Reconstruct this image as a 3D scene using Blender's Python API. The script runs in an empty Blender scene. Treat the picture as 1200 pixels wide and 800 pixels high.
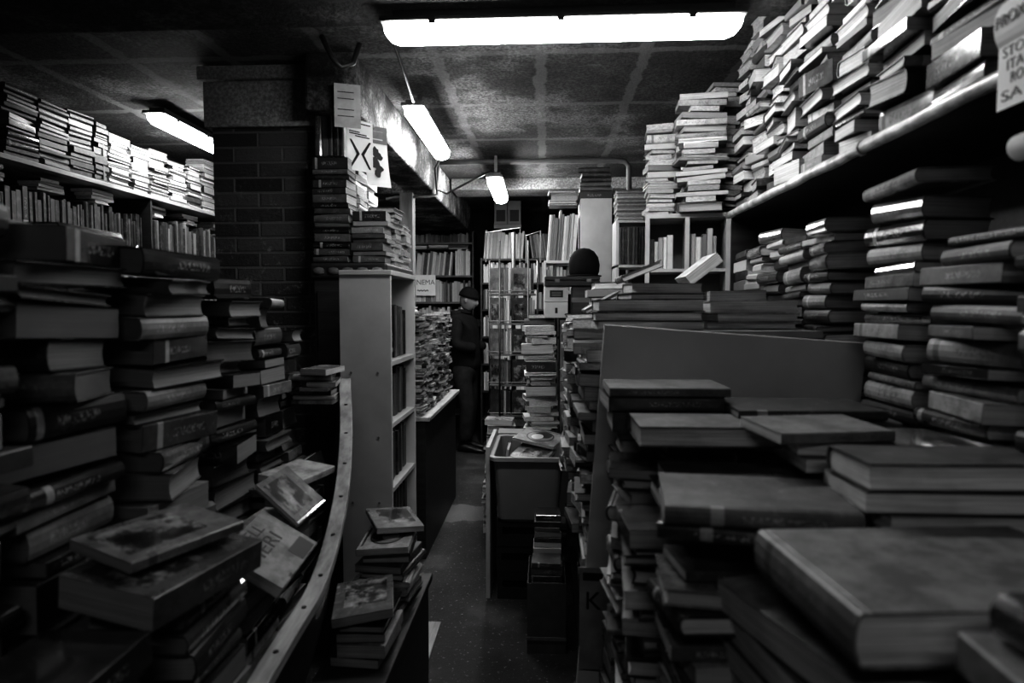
import bpy, bmesh, math, random
from mathutils import Matrix, Vector, Euler
from mathutils.bvhtree import BVHTree

R = math.radians
rnd = random.Random(11)
SC = bpy.context.scene
COL = SC.collection
CAM_H, F = 1.52, 750.0

# ------------------------------------------------------------------ camera
cam_d = bpy.data.cameras.new('camera')
cam = bpy.data.objects.new('camera', cam_d)
COL.objects.link(cam)
cam.location = (0, 0, CAM_H)
cam.rotation_euler = (R(90 - 3.05), 0, R(3.05))
cam_d.sensor_width = 36
cam_d.lens = 36 * F / 1200
cam_d.clip_start = 0.02
cam_d.dof.use_dof = True
cam_d.dof.focus_distance = 4.2
cam_d.dof.aperture_fstop = 2.6
SC.camera = cam
CAM_M = Matrix.Translation(cam.location) @ cam.rotation_euler.to_matrix().to_4x4()


def at(px, py, Y):
    """the point of the room at depth Y that the photograph shows at pixel px, py"""
    d = CAM_M.to_3x3() @ Vector(((px - 600) / F, (400 - py) / F, -1))
    return Vector((0, 0, CAM_H)) + d * (Y / d.y)


# ------------------------------------------------------------------ materials
def nodes_of(name):
    m = bpy.data.materials.new(name)
    m.use_nodes = True
    nt = m.node_tree
    b = nt.nodes['Principled BSDF']
    return m, nt, b


def N(nt, kind, **kw):
    n = nt.nodes.new(kind)
    for k, v in kw.items():
        setattr(n, k, v)
    return n


def lk(nt, a, b):
    nt.links.new(a, b)


def math_node(nt, op, a, b=None, clamp=False):
    n = N(nt, 'ShaderNodeMath', operation=op, use_clamp=clamp)
    for i, v in enumerate((a, b)):
        if v is None:
            continue
        if isinstance(v, (int, float)):
            n.inputs[i].default_value = v
        else:
            lk(nt, v, n.inputs[i])
    return n.outputs[0]


def mixc(nt, fac, a, b):
    n = N(nt, 'ShaderNodeMix', data_type='RGBA')
    for i, v in ((0, fac), (6, a), (7, b)):
        if isinstance(v, (int, float)):
            n.inputs[i].default_value = v if i == 0 else (v, v, v, 1)
        else:
            lk(nt, v, n.inputs[i])
    return n.outputs[2]


def noise(nt, vec, scale, detail=4, rough=.6):
    n = N(nt, 'ShaderNodeTexNoise')
    n.inputs['Scale'].default_value = scale
    n.inputs['Detail'].default_value = detail
    n.inputs['Roughness'].default_value = rough
    if vec is not None:
        lk(nt, vec, n.inputs['Vector'])
    return n.outputs[0]


def ramp(nt, fac, stops):
    n = N(nt, 'ShaderNodeValToRGB')
    cr = n.color_ramp
    while len(cr.elements) < len(stops):
        cr.elements.new(.5)
    for e, (p, v) in zip(cr.elements, stops):
        e.position = p
        e.color = (v, v, v, 1)
    lk(nt, fac, n.inputs[0])
    return n.outputs[0]


def bump(nt, b, h, strength=.3, dist=.01):
    n = N(nt, 'ShaderNodeBump')
    n.inputs['Strength'].default_value = strength
    n.inputs['Distance'].default_value = dist
    lk(nt, h, n.inputs['Height'])
    lk(nt, n.outputs[0], b.inputs['Normal'])


def mapped(nt, out='Object', scale=(1, 1, 1), loc=(0, 0, 0)):
    tc = N(nt, 'ShaderNodeTexCoord')
    mp = N(nt, 'ShaderNodeMapping')
    mp.inputs['Scale'].default_value = scale
    mp.inputs['Location'].default_value = loc
    lk(nt, tc.outputs[out], mp.inputs['Vector'])
    return mp.outputs[0]


def plain(name, v, rough=.5, metal=0, var=.25, scale=12, spec=.5, bmp=.0):
    """one grey with a soft worn mottling"""
    m, nt, b = nodes_of(name)
    vec = mapped(nt)
    n = noise(nt, vec, scale)
    c = ramp(nt, n, [(.3, max(0, v * (1 - var))), (.7, v * (1 + var))])
    lk(nt, c, b.inputs['Base Color'])
    b.inputs['Roughness'].default_value = rough
    b.inputs['Metallic'].default_value = metal
    b.inputs['Specular IOR Level'].default_value = spec
    if bmp:
        bump(nt, b, noise(nt, vec, scale * 6), bmp, .004)
    return m


def emission(name, v, s):
    m, nt, b = nodes_of(name)
    b.inputs['Base Color'].default_value = (v, v, v, 1)
    b.inputs['Emission Color'].default_value = (1, 1, 1, 1)
    b.inputs['Emission Strength'].default_value = s
    return m


def concrete(name, lo, mid, hi, scale=1.4, rough=.85, bmp=.5, grid=False):
    m, nt, b = nodes_of(name)
    vec = mapped(nt)
    big = noise(nt, vec, scale, 6, .65)
    fine = noise(nt, vec, 60, 6, .75)
    c1 = ramp(nt, big, [(.40, lo), (.52, mid), (.61, hi)])
    c = mixc(nt, math_node(nt, 'MULTIPLY', ramp(nt, fine, [(.42, .75), (.6, 0)]), 1.0), c1, lo * .4)
    if grid:
        wob = N(nt, 'ShaderNodeVectorMath', operation='SCALE')
        nn = N(nt, 'ShaderNodeTexNoise')
        nn.inputs['Scale'].default_value = 9
        nn.inputs['Detail'].default_value = 9
        lk(nt, vec, nn.inputs['Vector'])
        lk(nt, nn.outputs['Color'], wob.inputs[0])
        wob.inputs['Scale'].default_value = .07
        add = N(nt, 'ShaderNodeVectorMath', operation='ADD')
        lk(nt, vec, add.inputs[0])
        lk(nt, wob.outputs[0], add.inputs[1])
        br = N(nt, 'ShaderNodeTexBrick', offset=0.0)
        br.inputs['Scale'].default_value = 1
        br.inputs['Brick Width'].default_value = .50
        br.inputs['Row Height'].default_value = .78
        br.inputs['Mortar Size'].default_value = .035
        br.inputs['Mortar Smooth'].default_value = .4
        br.inputs['Color1'].default_value = (0, 0, 0, 1)
        br.inputs['Color2'].default_value = (0, 0, 0, 1)
        br.inputs['Mortar'].default_value = (1, 1, 1, 1)
        lk(nt, add.outputs[0], br.inputs['Vector'])
        k = math_node(nt, 'MULTIPLY', br.outputs['Color'], .36)
        c = mixc(nt, k, c, hi * .85)
    lk(nt, c, b.inputs['Base Color'])
    b.inputs['Roughness'].default_value = rough
    b.inputs['Specular IOR Level'].default_value = .3
    bump(nt, b, noise(nt, vec, 45, 8, .75), bmp, .02)
    return m


def brickwork(name):
    m, nt, b = nodes_of(name)
    tc = N(nt, 'ShaderNodeTexCoord')
    sep = N(nt, 'ShaderNodeSeparateXYZ')
    lk(nt, tc.outputs['Object'], sep.inputs[0])
    cmb = N(nt, 'ShaderNodeCombineXYZ')
    lk(nt, math_node(nt, 'ADD', sep.outputs[0], sep.outputs[1]), cmb.inputs[0])
    lk(nt, sep.outputs[2], cmb.inputs[1])
    br = N(nt, 'ShaderNodeTexBrick')
    br.inputs['Scale'].default_value = 1
    br.inputs['Brick Width'].default_value = .25
    br.inputs['Row Height'].default_value = .075
    br.inputs['Mortar Size'].default_value = .008
    br.inputs['Mortar Smooth'].default_value = .5
    br.inputs['Color1'].default_value = (.03, .03, .03, 1)
    br.inputs['Color2'].default_value = (.10, .10, .10, 1)
    br.inputs['Mortar'].default_value = (.14, .14, .14, 1)
    lk(nt, cmb.outputs[0], br.inputs['Vector'])
    sp = ramp(nt, noise(nt, cmb.outputs[0], 14, 8, .8), [(.56, 0), (.68, .8)])
    low = N(nt, 'ShaderNodeMapRange')
    lk(nt, sep.outputs[2], low.inputs['Value'])
    low.inputs['From Min'].default_value = 2.3
    low.inputs['From Max'].default_value = 1.6
    c = mixc(nt, math_node(nt, 'MULTIPLY', sp, low.outputs[0]), br.outputs['Color'], .5)
    lk(nt, c, b.inputs['Base Color'])
    b.inputs['Roughness'].default_value = .75
    bump(nt, b, math_node(nt, 'SUBTRACT', noise(nt, cmb.outputs[0], 40, 6, .7), br.outputs['Fac']), .7, .012)
    return m


def floor_mat():
    m, nt, b = nodes_of('floor_concrete')
    vec = mapped(nt)
    c1 = ramp(nt, noise(nt, vec, 2.2, 6, .6), [(.35, .014), (.55, .032), (.7, .075)])
    sp = ramp(nt, noise(nt, vec, 55, 3, .7), [(.62, 0), (.70, 1)])
    c = mixc(nt, sp, c1, .28)
    sep = N(nt, 'ShaderNodeSeparateXYZ')
    lk(nt, vec, sep.inputs[0])
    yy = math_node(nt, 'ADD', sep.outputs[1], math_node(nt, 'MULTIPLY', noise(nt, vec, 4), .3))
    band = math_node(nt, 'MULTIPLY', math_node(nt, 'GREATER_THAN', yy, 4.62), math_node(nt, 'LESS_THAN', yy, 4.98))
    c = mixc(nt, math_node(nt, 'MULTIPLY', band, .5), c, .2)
    lk(nt, c, b.inputs['Base Color'])
    b.inputs['Roughness'].default_value = .7
    bump(nt, b, noise(nt, vec, 70, 6, .8), .5, .01)
    return m


def cover_mat(name, rough, art, attr=False):
    """book cloth or card: the book's own grey, a lettering-like band on the spine, wear, printed picture on the boards"""
    m, nt, b = nodes_of(name)
    tc = N(nt, 'ShaderNodeTexCoord')
    oi = N(nt, 'ShaderNodeObjectInfo')
    if attr:
        at_ = N(nt, 'ShaderNodeAttribute', attribute_name='tone')
        col, vec = at_.outputs['Color'], tc.outputs['Object']
        fine = noise(nt, vec, 25, 5, .7)
        c = mixc(nt, ramp(nt, fine, [(.5, 0), (.72, .35)]), col, .25)
    else:
        col = oi.outputs['Color']
        sep = N(nt, 'ShaderNodeSeparateXYZ')
        lk(nt, tc.outputs['Generated'], sep.inputs[0])
        gx, gy, gz = sep.outputs
        rv = oi.outputs['Random']
        bw = N(nt, 'ShaderNodeRGBToBW')
        lk(nt, col, bw.inputs[0])
        ink = math_node(nt, 'ADD', math_node(nt, 'MULTIPLY', math_node(nt, 'LESS_THAN', bw.outputs[0], .22), .50), .03)
        spine = math_node(nt, 'GREATER_THAN', gx, .94)
        # dashes along the spine in the middle of its thickness
        cv = N(nt, 'ShaderNodeCombineXYZ')
        lk(nt, math_node(nt, 'ADD', math_node(nt, 'MULTIPLY', gy, 26), math_node(nt, 'MULTIPLY', rv, 91)), cv.inputs[0])
        lk(nt, math_node(nt, 'MULTIPLY', gz, 3), cv.inputs[1])
        lett = math_node(nt, 'GREATER_THAN', noise(nt, cv.outputs[0], 1.6, 2, .5), .53)
        inz = math_node(nt, 'LESS_THAN', math_node(nt, 'ABSOLUTE', math_node(nt, 'SUBTRACT', gz, .5)), .16)
        iny = math_node(nt, 'LESS_THAN', math_node(nt, 'ABSOLUTE', math_node(nt, 'SUBTRACT', gy, math_node(nt, 'ADD', .35, math_node(nt, 'MULTIPLY', rv, .3)))), .22)
        k = math_node(nt, 'MULTIPLY', math_node(nt, 'MULTIPLY', lett, inz), math_node(nt, 'MULTIPLY', iny, spine))
        c = mixc(nt, math_node(nt, 'MULTIPLY', k, .42), col, ink)
        # a band near one end on some
        pos = math_node(nt, 'ADD', .08, math_node(nt, 'MULTIPLY', math_node(nt, 'FRACT', math_node(nt, 'MULTIPLY', rv, 17)), .2))
        bd = math_node(nt, 'LESS_THAN', math_node(nt, 'ABSOLUTE', math_node(nt, 'SUBTRACT', gy, pos)), .035)
        some = math_node(nt, 'GREATER_THAN', math_node(nt, 'FRACT', math_node(nt, 'MULTIPLY', rv, 7)), .55)
        k2 = math_node(nt, 'MULTIPLY', math_node(nt, 'MULTIPLY', bd, some), spine)
        c = mixc(nt, math_node(nt, 'MULTIPLY', k2, .6), c, ink)
        if art:
            board = math_node(nt, 'LESS_THAN', gx, .93)
            ov = N(nt, 'ShaderNodeVectorMath', operation='ADD')
            cv2 = N(nt, 'ShaderNodeCombineXYZ')
            lk(nt, math_node(nt, 'MULTIPLY', rv, 37), cv2.inputs[2])
            lk(nt, tc.outputs['Object'], ov.inputs[0])
            lk(nt, cv2.outputs[0], ov.inputs[1])
            pic = ramp(nt, noise(nt, ov.outputs[0], 13, 5, .6), [(.40, .015), (.5, .09), (.56, .30), (.64, .45)])
            inside = math_node(nt, 'MULTIPLY',
                               math_node(nt, 'LESS_THAN', math_node(nt, 'ABSOLUTE', math_node(nt, 'SUBTRACT', gx, .46)), .36),
                               math_node(nt, 'LESS_THAN', math_node(nt, 'ABSOLUTE', math_node(nt, 'SUBTRACT', gy, .42)), .34))
            c = mixc(nt, math_node(nt, 'MULTIPLY', inside, board), c, pic)
        mot = noise(nt, tc.outputs['Object'], 14, 7, .7)
        c = mixc(nt, ramp(nt, mot, [(.40, .55), (.62, 0)]), c, .015)
        wear = noise(nt, tc.outputs['Object'], 30, 6, .75)
        c = mixc(nt, ramp(nt, wear, [(.58, 0), (.75, .45)]), c, .3)
    lk(nt, c, b.inputs['Base Color'])
    rn = math_node(nt, 'ADD', rough - .08, math_node(nt, 'MULTIPLY', noise(nt, tc.outputs['Object'], 18), .16))
    lk(nt, rn, b.inputs['Roughness'])
    if rough < .3:
        b.inputs['Coat Weight'].default_value = .7
        b.inputs['Coat Roughness'].default_value = .07
    bump(nt, b, noise(nt, tc.outputs['Object'], 22, 4, .6), .18, .004)
    return m


def page_mat(name, attr=False):
    m, nt, b = nodes_of(name)
    tc = N(nt, 'ShaderNodeTexCoord')
    if attr:
        col = N(nt, 'ShaderNodeAttribute', attribute_name='tone').outputs['Color']
    else:
        col = N(nt, 'ShaderNodeObjectInfo').outputs['Color']
    mp = N(nt, 'ShaderNodeMapping')
    mp.inputs['Scale'].default_value = (4, 4, 420) if not attr else (60, 60, 300)
    lk(nt, tc.outputs['Object'], mp.inputs['Vector'])
    ln = noise(nt, mp.outputs[0], 1, 3, .7)
    c = mixc(nt, ramp(nt, ln, [(.38, .55), (.6, 0)]), col, .12)
    c = mixc(nt, ramp(nt, noise(nt, tc.outputs['Object'], 9, 4, .6), [(.5, 0), (.75, .4)]), c, .2)
    lk(nt, c, b.inputs['Base Color'])
    b.inputs['Roughness'].default_value = .8
    b.inputs['Specular IOR Level'].default_value = .2
    bump(nt, b, ln, .35, .002)
    return m


def wood(name, lo, hi, rough=.6, scale=(3, 30, 30)):
    m, nt, b = nodes_of(name)
    vec = mapped(nt, scale=scale)
    c = ramp(nt, noise(nt, vec, 1, 6, .65), [(.35, lo), (.65, hi)])
    lk(nt, c, b.inputs['Base Color'])
    b.inputs['Roughness'].default_value = rough
    bump(nt, b, noise(nt, vec, 1.5, 6, .7), .25, .004)
    return m


M = {}
M['ceiling'] = concrete('ceiling_concrete', .09, .17, .45, 1.1, bmp=.9, grid=True)
M['plaster'] = concrete('peeling_plaster', .04, .20, .55, 3.2, bmp=.8)
M['pale_plaster'] = concrete('pale_plaster', .25, .5, .6, 2.2, bmp=.5)
M['capital'] = concrete('smooth_cement', .28, .36, .44, 2.0, bmp=.25)
M['darkwall'] = concrete('dark_plaster', .02, .035, .06, 1.5, bmp=.4)
M['beam'] = concrete('rough_beam', .05, .09, .2, 2.5, bmp=.9)
M['brick'] = brickwork('dark_brickwork')
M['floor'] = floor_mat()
M['white_lam'] = plain('white_laminate', .50, .35, var=.12, scale=5)
M['pale_lam'] = plain('pale_laminate', .42, .4, var=.15, scale=6)
M['grey_lam'] = plain('grey_board', .17, .5, var=.15, scale=4)
M['panel'] = plain('grey_end_board', .62, .5, var=.1, scale=3)
M['dark_wood'] = wood('dark_wood', .012, .035, .5)
M['mid_wood'] = wood('mid_wood', .07, .16, .6)
M['pale_wood'] = wood('pale_raw_wood', .20, .42, .6, (30, 3, 30))
M['post_wood'] = wood('post_wood', .05, .13, .75, (25, 25, 3))
M['shelf_edge'] = plain('worn_shelf_edge', .55, .3, var=.55, scale=14, bmp=.4)
M['black'] = plain('black_paint', .008, .4, var=.3)
M['black_matt'] = plain('black_felt', .008, .9, var=.3, spec=.2)
M['dark_plastic'] = plain('dark_plastic', .02, .4, var=.2)
M['bin'] = plain('grey_plastic', .18, .35, var=.1, scale=4)
M['bin_rim'] = plain('grey_plastic_rim', .32, .35, var=.1, scale=4)
M['card'] = plain('cardboard', .08, .8, var=.2)
M['metal'] = plain('grey_metal', .15, .45, metal=1, var=.2)
M['wire'] = plain('pale_wire', .22, .5, metal=.3, var=.2)
M['housing'] = plain('lamp_housing', .10, .5, var=.1)
M['cable'] = plain('black_cable', .015, .5, var=.1)
M['conduit'] = plain('grey_conduit', .12, .45, var=.2)
M['lamp'] = emission('tube_diffuser', .8, 40.0)
M['lamp_far'] = emission('tube_diffuser_far', .8, 95.0)
M['paper'] = plain('white_paper', .85, .7, var=.08, scale=8)
M['paper_grey'] = plain('grey_paper', .30, .6, var=.3, scale=10)
M['ink'] = plain('black_ink', .01, .6, var=.1)
M['ink_pale'] = plain('pale_print', .5, .5, var=.1)
M['ink_grey'] = plain('grey_print', .15, .5, var=.3)
M['skin'] = plain('skin', .15, .5, var=.08)
M['cloth'] = plain('dark_cloth', .012, .9, var=.4, spec=.2, bmp=.4)
M['trousers'] = plain('dark_trousers', .02, .9, var=.4, spec=.2, bmp=.4)
M['cov_gloss'] = cover_mat('glossy_cover', .17, False)
M['cov_matt'] = cover_mat('matt_cover', .5, False)
M['cov_art'] = cover_mat('picture_cover', .25, True)
M['pages'] = page_mat('page_edges')
M['stuff_cov'] = cover_mat('small_covers', .45, False, True)
M['stuff_pag'] = page_mat('small_page_edges', True)


# ------------------------------------------------------------------ mesh helpers
class MB:
    def __init__(s):
        s.v, s.f = [], []

    def add(s, vs, fs):
        b = len(s.v)
        s.v += [tuple(v) for v in vs]
        s.f += [tuple(b + i for i in f) for f in fs]
        return s

    def box(s, lo, hi, m=None):
        (a, b, c), (d, e, g) = lo, hi
        vs = [Vector(p) for p in ((a, b, c), (d, b, c), (d, e, c), (a, e, c), (a, b, g), (d, b, g), (d, e, g), (a, e, g))]
        if m:
            vs = [m @ v for v in vs]
        return s.add(vs, [(0, 3, 2, 1), (4, 5, 6, 7), (0, 1, 5, 4), (1, 2, 6, 5), (2, 3, 7, 6), (3, 0, 4, 7)])

    def tube(s, pts, r, n=8, caps=True):
        pts = [Vector(p) for p in pts]
        rs = r if isinstance(r, (list, tuple)) else [r] * len(pts)
        rings = []
        up = None
        for i, p in enumerate(pts):
            t = (pts[min(i + 1, len(pts) - 1)] - pts[max(i - 1, 0)]).normalized()
            if up is None:
                up = Vector((0, 0, 1)) if abs(t.z) < .9 else Vector((1, 0, 0))
            a = t.cross(up).normalized()
            b = a.cross(t).normalized()
            up = b
            rings.append([p + (a * math.cos(2 * math.pi * k / n) + b * math.sin(2 * math.pi * k / n)) * rs[i] for k in range(n)])
        vs = [v for ring in rings for v in ring]
        fs = []
        for i in range(len(pts) - 1):
            for k in range(n):
                fs.append((i * n + k, i * n + (k + 1) % n, (i + 1) * n + (k + 1) % n, (i + 1) * n + k))
        if caps:
            fs.append(tuple(range(n - 1, -1, -1)))
            fs.append(tuple((len(pts) - 1) * n + k for k in range(n)))
        return s.add(vs, fs)

    def prism(s, prof, y0, y1, m=None):
        """profile in x,z swept along y"""
        n = len(prof)
        vs = [Vector((x, y0, z)) for x, z in prof] + [Vector((x, y1, z)) for x, z in prof]
        if m:
            vs = [m @ v for v in vs]
        fs = [(i, n + i, n + (i + 1) % n, (i + 1) % n) for i in range(n)]
        return s.add(vs, fs + [tuple(range(n)), tuple(range(2 * n - 1, n - 1, -1))])

    def loft(s, rings, close=True, caps=True):
        n = len(rings[0])
        vs = [v for r in rings for v in r]
        fs = []
        for i in range(len(rings) - 1):
            for k in range(n if close else n - 1):
                fs.append((i * n + k, i * n + (k + 1) % n, (i + 1) * n + (k + 1) % n, (i + 1) * n + k))
        if caps:
            fs += [tuple(range(n - 1, -1, -1)), tuple((len(rings) - 1) * n + k for k in range(n))]
        return s.add(vs, fs)

    def lathe(s, prof, c=(0, 0, 0), n=24, sx=1, sy=1):
        rings = [[(c[0] + r * sx * math.cos(2 * math.pi * k / n), c[1] + r * sy * math.sin(2 * math.pi * k / n), c[2] + z) for k in range(n)] for r, z in prof]
        return s.loft(rings)

    def mesh(s, name):
        me = bpy.data.meshes.new(name)
        me.from_pydata(s.v, [], s.f)
        bm = bmesh.new()
        bm.from_mesh(me)
        bmesh.ops.recalc_face_normals(bm, faces=bm.faces)
        bm.to_mesh(me)
        bm.free()
        return me

    def build(s, name, mat, parent=None, bevel=0, smooth=False, m=None):
        me = s.mesh(name)
        me.materials.append(mat)
        o = bpy.data.objects.new(name, me)
        COL.objects.link(o)
        if m is not None:
            o.matrix_world = m
        if parent is not None:
            o.parent = parent
        if bevel:
            bv = o.modifiers.new('edge', 'BEVEL')
            bv.width = bevel
            bv.segments = 2
            bv.limit_method = 'ANGLE'
        if smooth:
            for p in me.polygons:
                p.use_smooth = True
        return o


def tag(o, label=None, cat=None, group=None, kind=None):
    if label:
        o['label'] = label
    if cat:
        o['category'] = cat
    if group:
        o['group'] = group
    if kind:
        o['kind'] = kind
    return o


def thing(name, label, cat, loc=(0, 0, 0), rot=(0, 0, 0), group=None):
    o = bpy.data.objects.new(name, None)
    COL.objects.link(o)
    o.empty_display_size = .05
    o.location = loc
    o.rotation_euler = rot
    return tag(o, label, cat, group)


def struct(name, mb, mat, bevel=0, parent=None):
    o = mb.build(name, mat, parent, bevel)
    if parent is None:
        tag(o, kind='structure')
    return o


def text_part(body, size, m, mat, parent, name='title', width=None):
    """letters as a thin mesh; m places them, x to the right, y up, z out"""
    cu = bpy.data.curves.new(name, 'FONT')
    cu.body = body
    cu.size = size
    cu.align_x = 'CENTER'
    cu.align_y = 'CENTER'
    cu.extrude = .0004
    o = bpy.data.objects.new(name, cu)
    COL.objects.link(o)
    bpy.context.view_layer.update()
    me = bpy.data.meshes.new_from_object(o.evaluated_get(bpy.context.evaluated_depsgraph_get()))
    bpy.data.objects.remove(o)
    me.materials.clear()
    me.materials.append(mat)
    w = max(v.co.x for v in me.vertices) - min(v.co.x for v in me.vertices)
    sx = width / w if width else 1
    for v in me.vertices:
        v.co.x *= sx
    q = bpy.data.objects.new(name, me)
    COL.objects.link(q)
    q.parent = parent
    q.matrix_local = m
    return q


def bx(x0, x1, y0, y1, z0, z1):
    return MB().box((x0, y0, z0), (x1, y1, z1))


# ------------------------------------------------------------------ the room
CEIL = 2.72
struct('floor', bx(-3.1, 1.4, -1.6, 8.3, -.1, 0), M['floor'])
struct('ceiling', bx(-3.1, 1.4, -1.6, 8.3, CEIL, CEIL + .1), M['ceiling'])
struct('wall_left', bx(-3.1, -3.0, -1.6, 8.3, 0, CEIL), M['darkwall'])
struct('wall_right', bx(1.25, 1.4, -1.6, 8.3, 0, CEIL), M['darkwall'])
struct('wall_back', bx(-3.0, 1.25, 8.2, 8.3, 0, CEIL), M['darkwall'])
struct('wall_front', bx(-3.0, 1.25, -1.6, -1.5, 0, CEIL), M['darkwall'])
struct('trim_1', bx(-3.0, 1.25, 1.62, 2.45, 2.575, CEIL), M['beam'], .02)          # rough beam across, over the near lamp
struct('trim_2', bx(-1.142, -.90, 3.02, 5.10, 2.45, CEIL), M['plaster'], .015)      # long beam, near length
struct('trim_3', bx(-1.50, -.905, 5.13, 7.7, 2.43, CEIL), M['plaster'], .015)      # long beam, far length
struct('trim_4', bx(-.89, 1.25, 6.0, 6.4, 2.615, CEIL), M['pale_plaster'], .01)         # cross beam at the back
pil = struct('pillar', bx(-1.685, -1.155, 3.2, 3.7, 0, 2.42), M['brick'])
cap = MB().box((-1.715, 3.17, 2.42), (-1.146, 3.70, 2.645)).box((-1.735, 3.15, 2.649), (-1.146, 3.70, 2.715))
struct('capital', cap, M['capital'], .006, pil)
struct('pillar.001', bx(-1.165, -1.06, 5.075, 5.18, 0, 2.43), M['post_wood'], .006)


# ------------------------------------------------------------------ lamps
def lamp(label, a, b, z0, w=.10, h=.06, top=CEIL, mat='lamp'):
    """closed fluorescent fitting from a to b (x, y), underside of the diffuser at z0"""
    a, b = Vector(a + (0,)), Vector(b + (0,))
    L = (b - a).length
    ang = math.atan2((b - a).y, (b - a).x)
    mid = (a + b) / 2
    t = thing('ceiling_lamp', label, 'ceiling lamp', (mid.x, mid.y, z0), (0, 0, ang), 'fluorescent ceiling lamps')
    rings = []
    for x, k in ((-L / 2, .45), (-L / 2 + .018, .8), (-L / 2 + .05, 1), (L / 2 - .05, 1), (L / 2 - .018, .8), (L / 2, .45)):
        r = []
        for j in range(9):
            u = math.pi * j / 8
            r.append((x, -math.cos(u) * w / 2 * (k * .5 + .5), h - math.sin(u) ** .6 * h * k))
        rings.append(r)
    d = MB().loft(rings).build('diffuser', M[mat], t, smooth=False)
    hs = MB().box((-L / 2 - .012, -w * .56, h), (L / 2 + .012, w * .56, h + .018))
    hs.box((-L / 2 + .03, -w * .40, h + .018), (L / 2 - .03, w * .40, h + .045))
    hs.build('housing', M['housing'], t, .006)
    for x in (-.36, 0, .36):
        for sgn in (-1, 1):
            bx(x * L - .012, x * L + .012, sgn * w * .54 - .004, sgn * w * .54 + .004, h - .012, h + .02).build('clip', M['housing'], t)
    if top - (z0 + h + .045) > .01:
        for x in (-.3, .3):
            bx(x * L - .012, x * L + .012, -.012, .012, h + .045, top - z0).build('bracket', M['metal'], t)
    return t


lamp('long white tube lamp crossing the aisle under the rough beam', (-.577, 2.33), (.674, 2.33), 2.463, top=2.575)
lamp('white tube lamp beside the peeling plaster beam, middle of the aisle ceiling', (-.715, 3.45), (-.725, 4.5), 2.535, .115)
lamp('small looking white tube lamp at the far end, before the dark back wall', (-.40, 4.95), (-.41, 5.88), 2.455, .12, mat='lamp_far')
lamp('white tube lamp over the stacks along the left wall', (-2.30, 3.7), (-2.32, 4.7), 2.595, .12)

# cables and conduit
t = MB().tube([(-.62, 2.5, 2.70), (-.66, 2.7, 2.69), (-.69, 3.1, 2.66), (-.70, 3.40, 2.60)], .008).build('lamp_cable', M['cable'], smooth=True)
tag(t, 'black cable running down the ceiling to the middle aisle lamp', 'cable')
t = MB().tube([(-.72, 4.52, 2.60), (-.80, 4.62, 2.52), (-.82, 4.8, 2.40), (-.76, 4.9, 2.385), (-.55, 4.93, 2.50), (-.42, 4.93, 2.56)], .008).build('lamp_cable', M['cable'], smooth=True)
tag(t, 'black cable looping from the middle aisle lamp to the far lamp', 'cable')
t = MB().tube([(-.86, 5.115, 2.66), (-.87, 5.115, 2.42), (-.93, 5.115, 2.40), (-1.2, 5.115, 2.40), (-1.28, 5.115, 2.385)], .012).build('conduit', M['conduit'], smooth=True)
tag(t, 'thin grey conduit wrapping round the joint of the plaster beam', 'pipe')
t = MB().tube([(-.88, 5.2, 2.69), (-.2, 5.2, 2.69), (.55, 5.2, 2.69), (.62, 5.2, 2.68), (.655, 5.2, 2.64), (.66, 5.2, 2.2), (.66, 5.2, .02)], .022, 10).build('ceiling_pipe', M['conduit'], smooth=True)
tag(t, 'grey pipe crossing the ceiling and bending down on the right', 'pipe')
t = MB().tube([(-.99, 2.84, 2.71), (-.96, 2.80, 2.66), (-.93, 2.80, 2.60), (-.90, 2.82, 2.57), (-.86, 2.86, 2.60), (-.84, 2.9, 2.70)], .012).build('conduit', M['cable'], smooth=True)
tag(t, 'black cable loop hanging at the top of the brick pillar', 'cable')


# ------------------------------------------------------------------ books
BOOKS = []     # records; objects are made after it is known which ones show
PILES = {}


def tone(kind):
    u = rnd.random()
    if kind == 'dark':
        return rnd.choice((.012, .02, .03, .05, .08, .11, .2))
    if kind == 'black':
        return rnd.choice((.008, .015, .02, .03, .05))
    if kind == 'light':
        return rnd.choice((.05, .16, .3, .42, .5, .6, .66))
    return rnd.choice((.015, .03, .05, .09, .14, .2, .28, .38, .5))


def rec(mat, L, W, T, v, style, pile=None, label=None, art=False, page=None, title=None):
    BOOKS.append(dict(m=mat, L=L, W=W, T=T, v=v, style=style, pile=pile, label=label, art=art,
                      page=page if page is not None else rnd.uniform(.36, .68), title=title, hits=0))
    return BOOKS[-1]


def style_of(T, W):
    return 'paperback' if rnd.random() < (.7 if W < .15 else .3) else 'hardback'


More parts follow.
